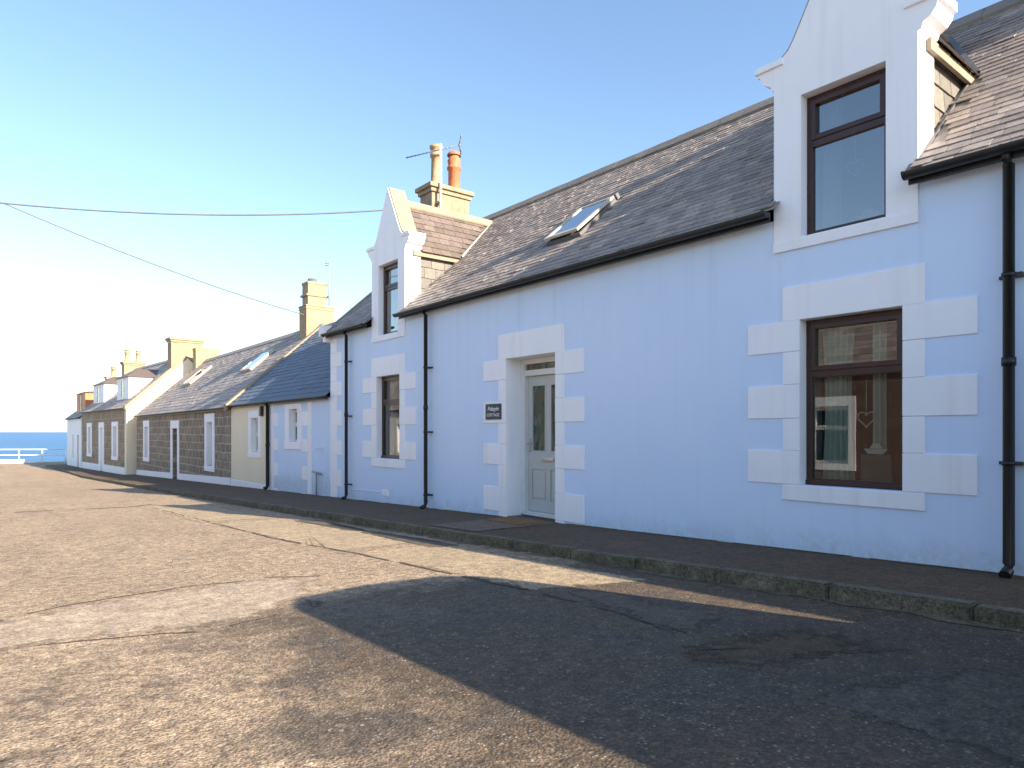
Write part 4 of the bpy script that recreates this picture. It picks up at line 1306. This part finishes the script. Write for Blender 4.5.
mb = MB(); zg = ground_z(15.7) + PAVE
for a, b, c, d in ((15.36, 15.42, -0.35, 0.80), (15.94, 16.0, -0.35, 0.80), (15.36, 16.0, 0.80, 0.86)):
    mb.bbox(-0.02, 0.03, lb(a), lb(b), c, d, 0.004)
mb.build('cupboard_door', 'blue_wall', hB)
mb = MB(); mb.tube([(-0.06, lb(15.78), zg - 0.02), (-0.06, lb(15.78), 0.22)], 0.018, 8); mb.tube([(-0.06, lb(15.5), 0.2), (-0.06, lb(16.02), 0.24)], 0.028, 8); mb.build('vent_pipe', 'galvanised', hB)
mb = MB(); mb.bbox(-0.10, -0.004, lb(19.70), lb(19.86), 1.66, 1.94, 0.02); mb.build('wall_lamp', 'black_plastic', hB)
mb = MB(); mb.bbox(-0.02, 0.1, lb(19.26), LB - 0.01, zB, ground_z(21) + PAVE + 0.16, 0.01); mb.build('plinth', 'white_trim', hB)

# ---- long stone cottage
yC = 22.86; LC = 15.9
def lc(y): return y - yC
EC = 2.0
dC = (lc(30.12), lc(31.0), -0.9, 1.35)
wC = [(lc(25.02), lc(25.72), 0.02, 1.55), (lc(35.95), lc(36.75), 0.0, 1.45)]
def skC(y, u): return False
hC, rC, slC = gable_house('cottage', 'long low grey granite cottage with white window surrounds and two skylights', (WX + 0.01, yC, 0), 0, LC, EC, 3.1, 4.93, ground_z(36) - 0.6, 'granite', 'slate', [dC] + wC, 'beige_wall', 0.22, 0.34)
for a in wC:
    window(hC, *a, 0.14, (a[2] + a[3]) / 2, 'white_frame', 0.06, 'dark_glass'); plain_surround(hC, *a, 0.28, 0.3, 0.2)
plain_surround(hC, dC[0], dC[1], ground_z(30) + PAVE - 0.2, dC[3], 0.3, 0.32, 0, deep=0.02)
mb = MB(); mb.bbox(0.23, 0.28, dC[0], dC[1], ground_z(30), dC[3], 0.01); mb.build('door', 'door_red', hC)
mb = MB()
for a, b in ((0.01, dC[0] - 0.3), (dC[1] + 0.3, LC - 0.01)):
    mb.prism([(a, ground_z(yC + a) + 0.0), (b, ground_z(yC + b) + 0.0), (b, ground_z(yC + b) + PAVE + 0.24), (a, ground_z(yC + a) + PAVE + 0.24)], lambda p, q, h: (h, p, q), -0.025, 0.1)
mb.build('plinth', 'white_trim', hC)
roof_light(hC, -0.12, EC, slC, lc(33.9), lc(35.4), 1.4, 2.35)
roof_light(hC, -0.12, EC, slC, lc(25.4), lc(26.6), 1.45, 2.35)
chC = chimney(rC, 2.6, 3.63, 0.26, 0.92, 4.2, 5.66, 'pale_sandstone', cap=0.05, over=0.03, plinth=False)
mb = MB(); mb.bbox(2.68, 3.38, 0.32, 0.86, 5.64, 6.42, 0.03); mb.bbox(2.62, 3.44, 0.28, 0.90, 5.98, 6.06, 0.02); mb.bbox(2.66, 3.40, 0.30, 0.88, 6.40, 6.5, 0.03); mb.build('upper_stack', 'pale_sandstone', chC)
mb = MB(); mb.lathe((2.95, 0.6, 6.5), [(0.17, 0), (0.15, 0.14), (0.11, 0.14), (0.1, 0.0)]); mb.build('chimney_pot', 'lead', chC)
chC2 = chimney(rC, 2.6, 3.75, LC - 0.75, LC - 0.15, 4.2, 5.58, 'pale_sandstone', cap=0.05, over=0.03, plinth=False)
ma = thing('tv_aerial', 'thin aerial mast beside the sandstone chimney above the blue slate roof', 'aerial', (WX + 3.42, yC + 0.2, 5.7))
mb = MB(); mb.tube([(0, 0, 0), (0, 0, 1.55)], 0.022, 6); mb.build('pole', 'galvanised', ma)
mb = MB(); mb.tube([(-0.12, 0.1, 1.5), (0.12, -0.1, 1.5)], 0.015, 5); mb.tube([(-0.1, 0.1, 1.42), (0.1, -0.1, 1.42)], 0.015, 5); mb.build('rods', 'galvanised', ma)

# ---- taller brown stone house with dormers
rotD = math.atan2(0.69, 11.3)
zD = -1.5
LD = 11.32
doorD = (5.45, 6.2, -1.4, 1.45)
wD = [(2.15, 2.95, -0.1, 1.5), (8.7, 9.5, -0.08, 1.5)]
hD, rD, slD = gable_house('cottage', 'brown stone house with a pale rendered gable and two white dormers', (6.22, 39.2, 0), rotD, LD, 2.42, 2.85, 5.25, zD, 'brown_stone', 'slate', [doorD] + wD, 'cream_wall', 0.24, 0.4)
for a in wD:
    window(hD, *a, 0.225, 0.7, 'white_frame', 0.08, 'dark_glass'); plain_surround(hD, *a, 0.32, 0.25, 0.2)
plain_surround(hD, doorD[0], doorD[1], -1.2, doorD[3], 0.3, 0.3, 0)
mb = MB(); mb.bbox(0.15, 0.2, doorD[0], doorD[1], -1.3, doorD[3], 0.01); mb.build('door', 'white_frame', hD)
mb = MB(); mb.bbox(-0.03, 0.1, 0.35, doorD[0] - 0.3, zD, -0.62, 0.01); mb.bbox(-0.03, 0.1, doorD[1] + 0.3, LD - 0.02, zD, -0.66, 0.01); mb.build('plinth', 'white_trim', hD)
mb = MB(); mb.bbox(-0.02, 0.34, -0.008, 0.38, zD, 2.36, 0.01); mb.build('corner_margin', 'cream_wall', hD)
skew(rD, 0.1, -0.1, 2.85, 2.45, 5.25, 'coping', 0.3, 0.14)
chD = chimney(rD, 2.1, 3.7, 0.05, 0.75, 4.5, 6.2, 'pale_sandstone', cap=0.12, over=0.1, plinth=False)
chD2 = chimney(rD, 2.2, 3.4, LD - 0.7, LD - 0.05, 4.5, 5.75, 'pale_sandstone', cap=0.12, over=0.1, plinth=False)
for dx in (-0.35, 0.3):
    pot(chD2, (2.8 + dx, LD - 0.38, 5.74), 0.8, 0.17, 'buff_clay', 'tall')
def box_dormer(parent, y0, y1, x0, z0, z1, sl, xe, ze, mat, roof_mat, n_win=1, pitch=0.55):
    """dormer with a box front and a hipped slate roof; back runs into the main roof"""
    xb = xe + (z1 - ze) / sl + 0.1
    mb = MB(); mb.box(x0, xb, y0, y1, z0 - 0.3, z1)
    d = mb.build('dormer', mat, parent)
    mb = MB(); c = (y0 + y1) / 2; hw = (y1 - y0) / 2
    zr = z1 + pitch
    e = 0.12
    xr = xe + (zr - ze) / sl + 0.1
    A_, B_ = (x0 - e, y0 - e, z1), (x0 - e, y1 + e, z1)
    Cc, D_ = (xb, y1 + e, z1), (xb, y0 - e, z1)
    R1, R2 = (x0 + hw * 0.55, c, zr), (xr, c, zr)
    mb.face([A_, B_, R1], 0.5); mb.face([A_, R1, R2, D_], 0.55); mb.face([B_, Cc, R2, R1], 0.45)
    mb.face([A_, D_, Cc, B_], 0.2)
    mb.build('dormer_roof', roof_mat, d)
    ww = 0.62
    for k in range(n_win):
        yc = y0 + (k + 1) * (y1 - y0) / (n_win + 1)
        m = MB(); frame_rect(m, x0 - 0.03, x0 + 0.02, yc - ww / 2, yc + ww / 2, z0 + 0.12, z1 - 0.1, 0.05); m.bbox(x0 - 0.025, x0 + 0.02, yc - ww / 2, yc + ww / 2, (z0 + z1) / 2 - 0.03, (z0 + z1) / 2 + 0.03, 0.004)
        m.build('window_frame', 'white_frame' if mat != 'orange_wood' else mat, d)
        m = MB(); m.face([(x0 - 0.008, yc - ww / 2 + 0.04, z0 + 0.15), (x0 - 0.008, yc - ww / 2 + 0.04, z1 - 0.13), (x0 - 0.008, yc + ww / 2 - 0.04, z1 - 0.13), (x0 - 0.008, yc + ww / 2 - 0.04, z0 + 0.15)])
        m.build('pane', 'dark_glass', d, recalc=False)
    return d
box_dormer(hD, 1.5, 4.1, 0.42, 2.85, 4.12, slD, -0.12, 2.42, 'white_trim', 'dormer_slate')
box_dormer(hD, 7.3, 10.2, 0.42, 2.82, 4.05, slD, -0.12, 2.42, 'white_trim', 'dormer_slate')

# ---- white end house with orange dormer
rotE = math.atan2(0.14, 6.4)
wE = [(3.2, 3.8, -0.55, 1.05)]
dE = (0.9, 1.7, -1.4, 1.0)
hE, rE, slE = gable_house('cottage', 'small white house at the sea end of the row with an orange wooden dormer', (5.49, 50.68, 0), rotE, 6.4, 2.12, 2.85, 4.6, -1.6, 'white_trim', 'slate', wE + [dE], 'white_wall', 0.24, 0.4)
for a in wE:
    window(hE, *a, 0.12, 0.3, 'white_frame', 0.08, 'dark_glass')
mb = MB(); mb.bbox(0.12, 0.17, dE[0], dE[1], -1.35, dE[3], 0.01); mb.build('door', 'door_red', hE)
box_dormer(hE, 0.5, 4.2, 0.3, 2.3, 3.75, slE, -0.12, 2.12, 'orange_wood', 'slate', 1, 0.35)
chE = chimney(rE, 2.3, 3.3, 5.6, 6.2, 4.0, 5.2, 'pale_sandstone', cap=0.1, over=0.08, plinth=False)
pot(chE, (2.8, 5.9, 5.19), 0.75, 0.2, 'buff_clay', 'tall')

# ---- the row carries on behind the camera (casts the pavement shade)
hF, rF, slF = gable_house('cottage', 'plain white rendered house joined to the near end of the pale blue house', (WX, -9.0, 0), 0, 9.64, 3.42, 2.88, 6.15, -0.6, 'white_wall', 'slate', [(1.5, 2.5, 1.0, 2.5), (6.0, 7.0, 1.0, 2.5)], 'white_wall', 0.25, 0.4, over=0.18)
for a in ((1.5, 2.5, 1.0, 2.5), (6.0, 7.0, 1.0, 2.5)):
    window(hF, *a, 0.12, 1.9, 'white_frame', 0.06)
chimney(rF, 2.3, 3.45, 0.1, 0.7, 5.2, 7.2)

# ---- house over the road (seen only as a reflection in the window panes)
GW = [(2 + 4.2 * k, 3.1 + 4.2 * k, 0.4, 1.9) for k in range(3)] + [(14.3, 15.35, 0.35, 1.9)]
hG, rG, slG = gable_house('cottage', 'pink granite house across the road with a dark slate roof', (-4.8, 24, 0), math.pi, 18.5, 2.95, 3.0, 5.2, -1.5, 'pink_granite', 'slate', GW, 'pink_granite', 0.28, 0.45)
for a in GW:
    window(hG, *a, 0.15, 1.3, 'white_frame', 0.07); plain_surround(hG, *a, 0.2, 0.25, 0.18)
HW = [(3.0, 4.0, -0.1, 1.4), (11.5, 12.5, 0.1, 1.6), (15.5, 16.5, 0.1, 1.6)]
hH, rH, slH = gable_house('cottage', 'pale grey rendered house across the road beyond the pink granite one', (-4.8, 44.5, 0), math.pi, 20, 2.4, 3.0, 4.9, -2.0, 'white_wall', 'slate', HW, 'white_wall', 0.28, 0.45)
for a in HW:
    window(hH, *a, 0.15, 0.8, 'white_frame', 0.07); plain_surround(hH, *a, 0.2, 0.25, 0.18)

# ------------------------------------------------------------------ poles, cables, rail
po = thing('utility_pole', 'weathered wooden utility pole across the road carrying overhead cables', 'pole', (-4.0, 20.6, ground_z(20.6)))
po.location.x = -3.6
mb = MB(); mb.tube([(0, 0, -0.5), (0, 0, 9.0)], [0.15, 0.11], 14); mb.build('post', 'wood_pole', po)
mb = MB(); mb.tube([(0, 0.12, 7.18), (0.2, 0.1, 7.18)], 0.03, 8); mb.tube([(0, 0.12, 8.8), (0.2, 0.1, 8.8)], 0.03, 8); mb.build('insulators', 'ornament', po)
def cable(p, q, sag, r, label, name='overhead_cable'):
    p, q = Vector(p), Vector(q)
    mb = MB()
    pts = []
    for i in range(33):
        t_ = i / 32
        a = p.lerp(q, t_); a.z -= sag * 4 * t_ * (1 - t_)
        pts.append(a - p)
    mb.tube(pts, r, 6)
    o = mb.build(name, 'cable'); o.location = p
    return tag(o, label, 'cable', 'overhead cables')
cable((-3.4, 20.7, 6.62), (WX + 2.3, 14.9, 6.86), 0.50, 0.019, 'thin overhead cable running nearly level to the chimney of the pale blue house')
cable((-3.4, 20.7, 8.25), (WX + 2.6, 23.25, 5.3), 0.35, 0.019, 'thin overhead cable slanting down to the sandstone chimney above the blue slate roof')
cable((-12, 44, 6.6), (WX + 2.1, 39.3, 5.95), 0.5, 0.010, 'faint far overhead cable reaching the chimney above the pale rendered gable')

ra = thing('railing', 'white tubular railing above the sea at the end of the road', 'railing', (3.4, 64.2, -1.2))
A_, B_ = Vector((-9.0, 6.2, 0)), Vector((2.4, -1.2, 0))
mb = MB(); mb.tube([A_ + Vector((0, 0, 1.05)), B_ + Vector((0, 0, 1.05))], 0.04, 8); mb.build('top_rail', 'rail_white', ra)
mb = MB(); mb.tube([A_ + Vector((0, 0, 0.62)), B_ + Vector((0, 0, 0.62))], 0.03, 8); mb.build('mid_rail', 'rail_white', ra)
for k in range(9):
    p = A_.lerp(B_, k / 8.0)
    mb = MB(); mb.tube([p, p + Vector((0, 0, 1.06))], 0.045, 8); mb.build('post', 'rail_white', ra)
o = MB(); o.bbox(-7.5, 0, -0.15, 0.15, 0, 0.32, 0.03)
o = o.build('low_wall', 'white_wall'); o.location = (3.2, 63.6, -1.2); o.rotation_euler = (0, 0, R(-33)); tag(o, 'low pale wall at the foot of the railing by the sea', 'wall')

# ------------------------------------------------------------------ parked van just behind the camera's right (its shadow lies on the road)
va = thing('parked_van', 'silver panel van parked at the kerb behind the camera', 'van', (3.97, -2.15, ground_z(-2.15)))
prof = [(-0.87, 0.35), (-0.92, 0.75), (-0.90, 1.25), (-0.86, 1.85), (-0.80, 2.16), (-0.62, 2.28), (0, 2.33), (0.62, 2.28), (0.80, 2.16), (0.86, 1.85), (0.90, 1.25), (0.92, 0.75), (0.87, 0.35)]
mb = MB()
side = [(2.62, 1.0), (2.66, 0.97), (2.55, 0.95), (-1.2, 0.95)]
secs = [(2.66, 0.95, 0.78), (2.64, 0.965, 0.88), (2.56, 0.985, 0.95), (2.42, 0.995, 0.985), (2.2, 1.0, 1.0), (-1.5, 1.0, 1.0), (-2.2, 0.96, 0.62), (-2.9, 0.92, 0.50), (-3.0, 0.88, 0.45)]
v = []
for (yy, sw, sh) in secs:
    for a, b in prof:
        z = 0.35 + (b - 0.35) * sh
        v.append((a * 1.09 * sw, yy, z))
n = len(prof)
fs = [(i * n + k, i * n + (k + 1) % n, (i + 1) * n + (k + 1) % n, (i + 1) * n + k) for i in range(len(secs) - 1) for k in range(n)]
fs += [tuple(range(n)), tuple(range((len(secs) - 1) * n, len(secs) * n))[::-1]]
mb.poly(v, fs); mb.build('body', 'van_paint', va)
for sx in (-1, 1):
    for yy in (1.6, -1.9):
        mb = MB(); mb.tube([(sx * 0.74, yy, 0.33), (sx * 0.975, yy, 0.33)], 0.33, 20); w_ = mb.build('wheel', 'rubber', va)
        mb = MB(); mb.tube([(sx * 0.96, yy, 0.33), (sx * 0.985, yy, 0.33)], 0.2, 16); mb.build('rim', 'chrome', w_)
mb = MB(); mb.bbox(-0.62, 0.62, 2.60, 2.672, 1.15, 1.68, 0.02); mb.build('rear_window', 'dark_glass', va)
mb = MB(); mb.bbox(-0.98, 0.98, 2.56, 2.76, 0.40, 0.62, 0.03); mb.build('bumper', 'black_plastic', va)
for sx in (-1, 1):
    mb = MB(); mb.bbox(sx * 0.84 - 0.05, sx * 0.84 + 0.05, 2.57, 2.655, 0.95, 1.45, 0.015); mb.build('tail_lamp', 'terracotta', va)
    mb = MB(); mb.bbox(sx * 1.08 - 0.09, sx * 1.08 + 0.09, -1.75, -1.65, 1.2, 1.45, 0.03); mb.build('mirror', 'black_plastic', va)
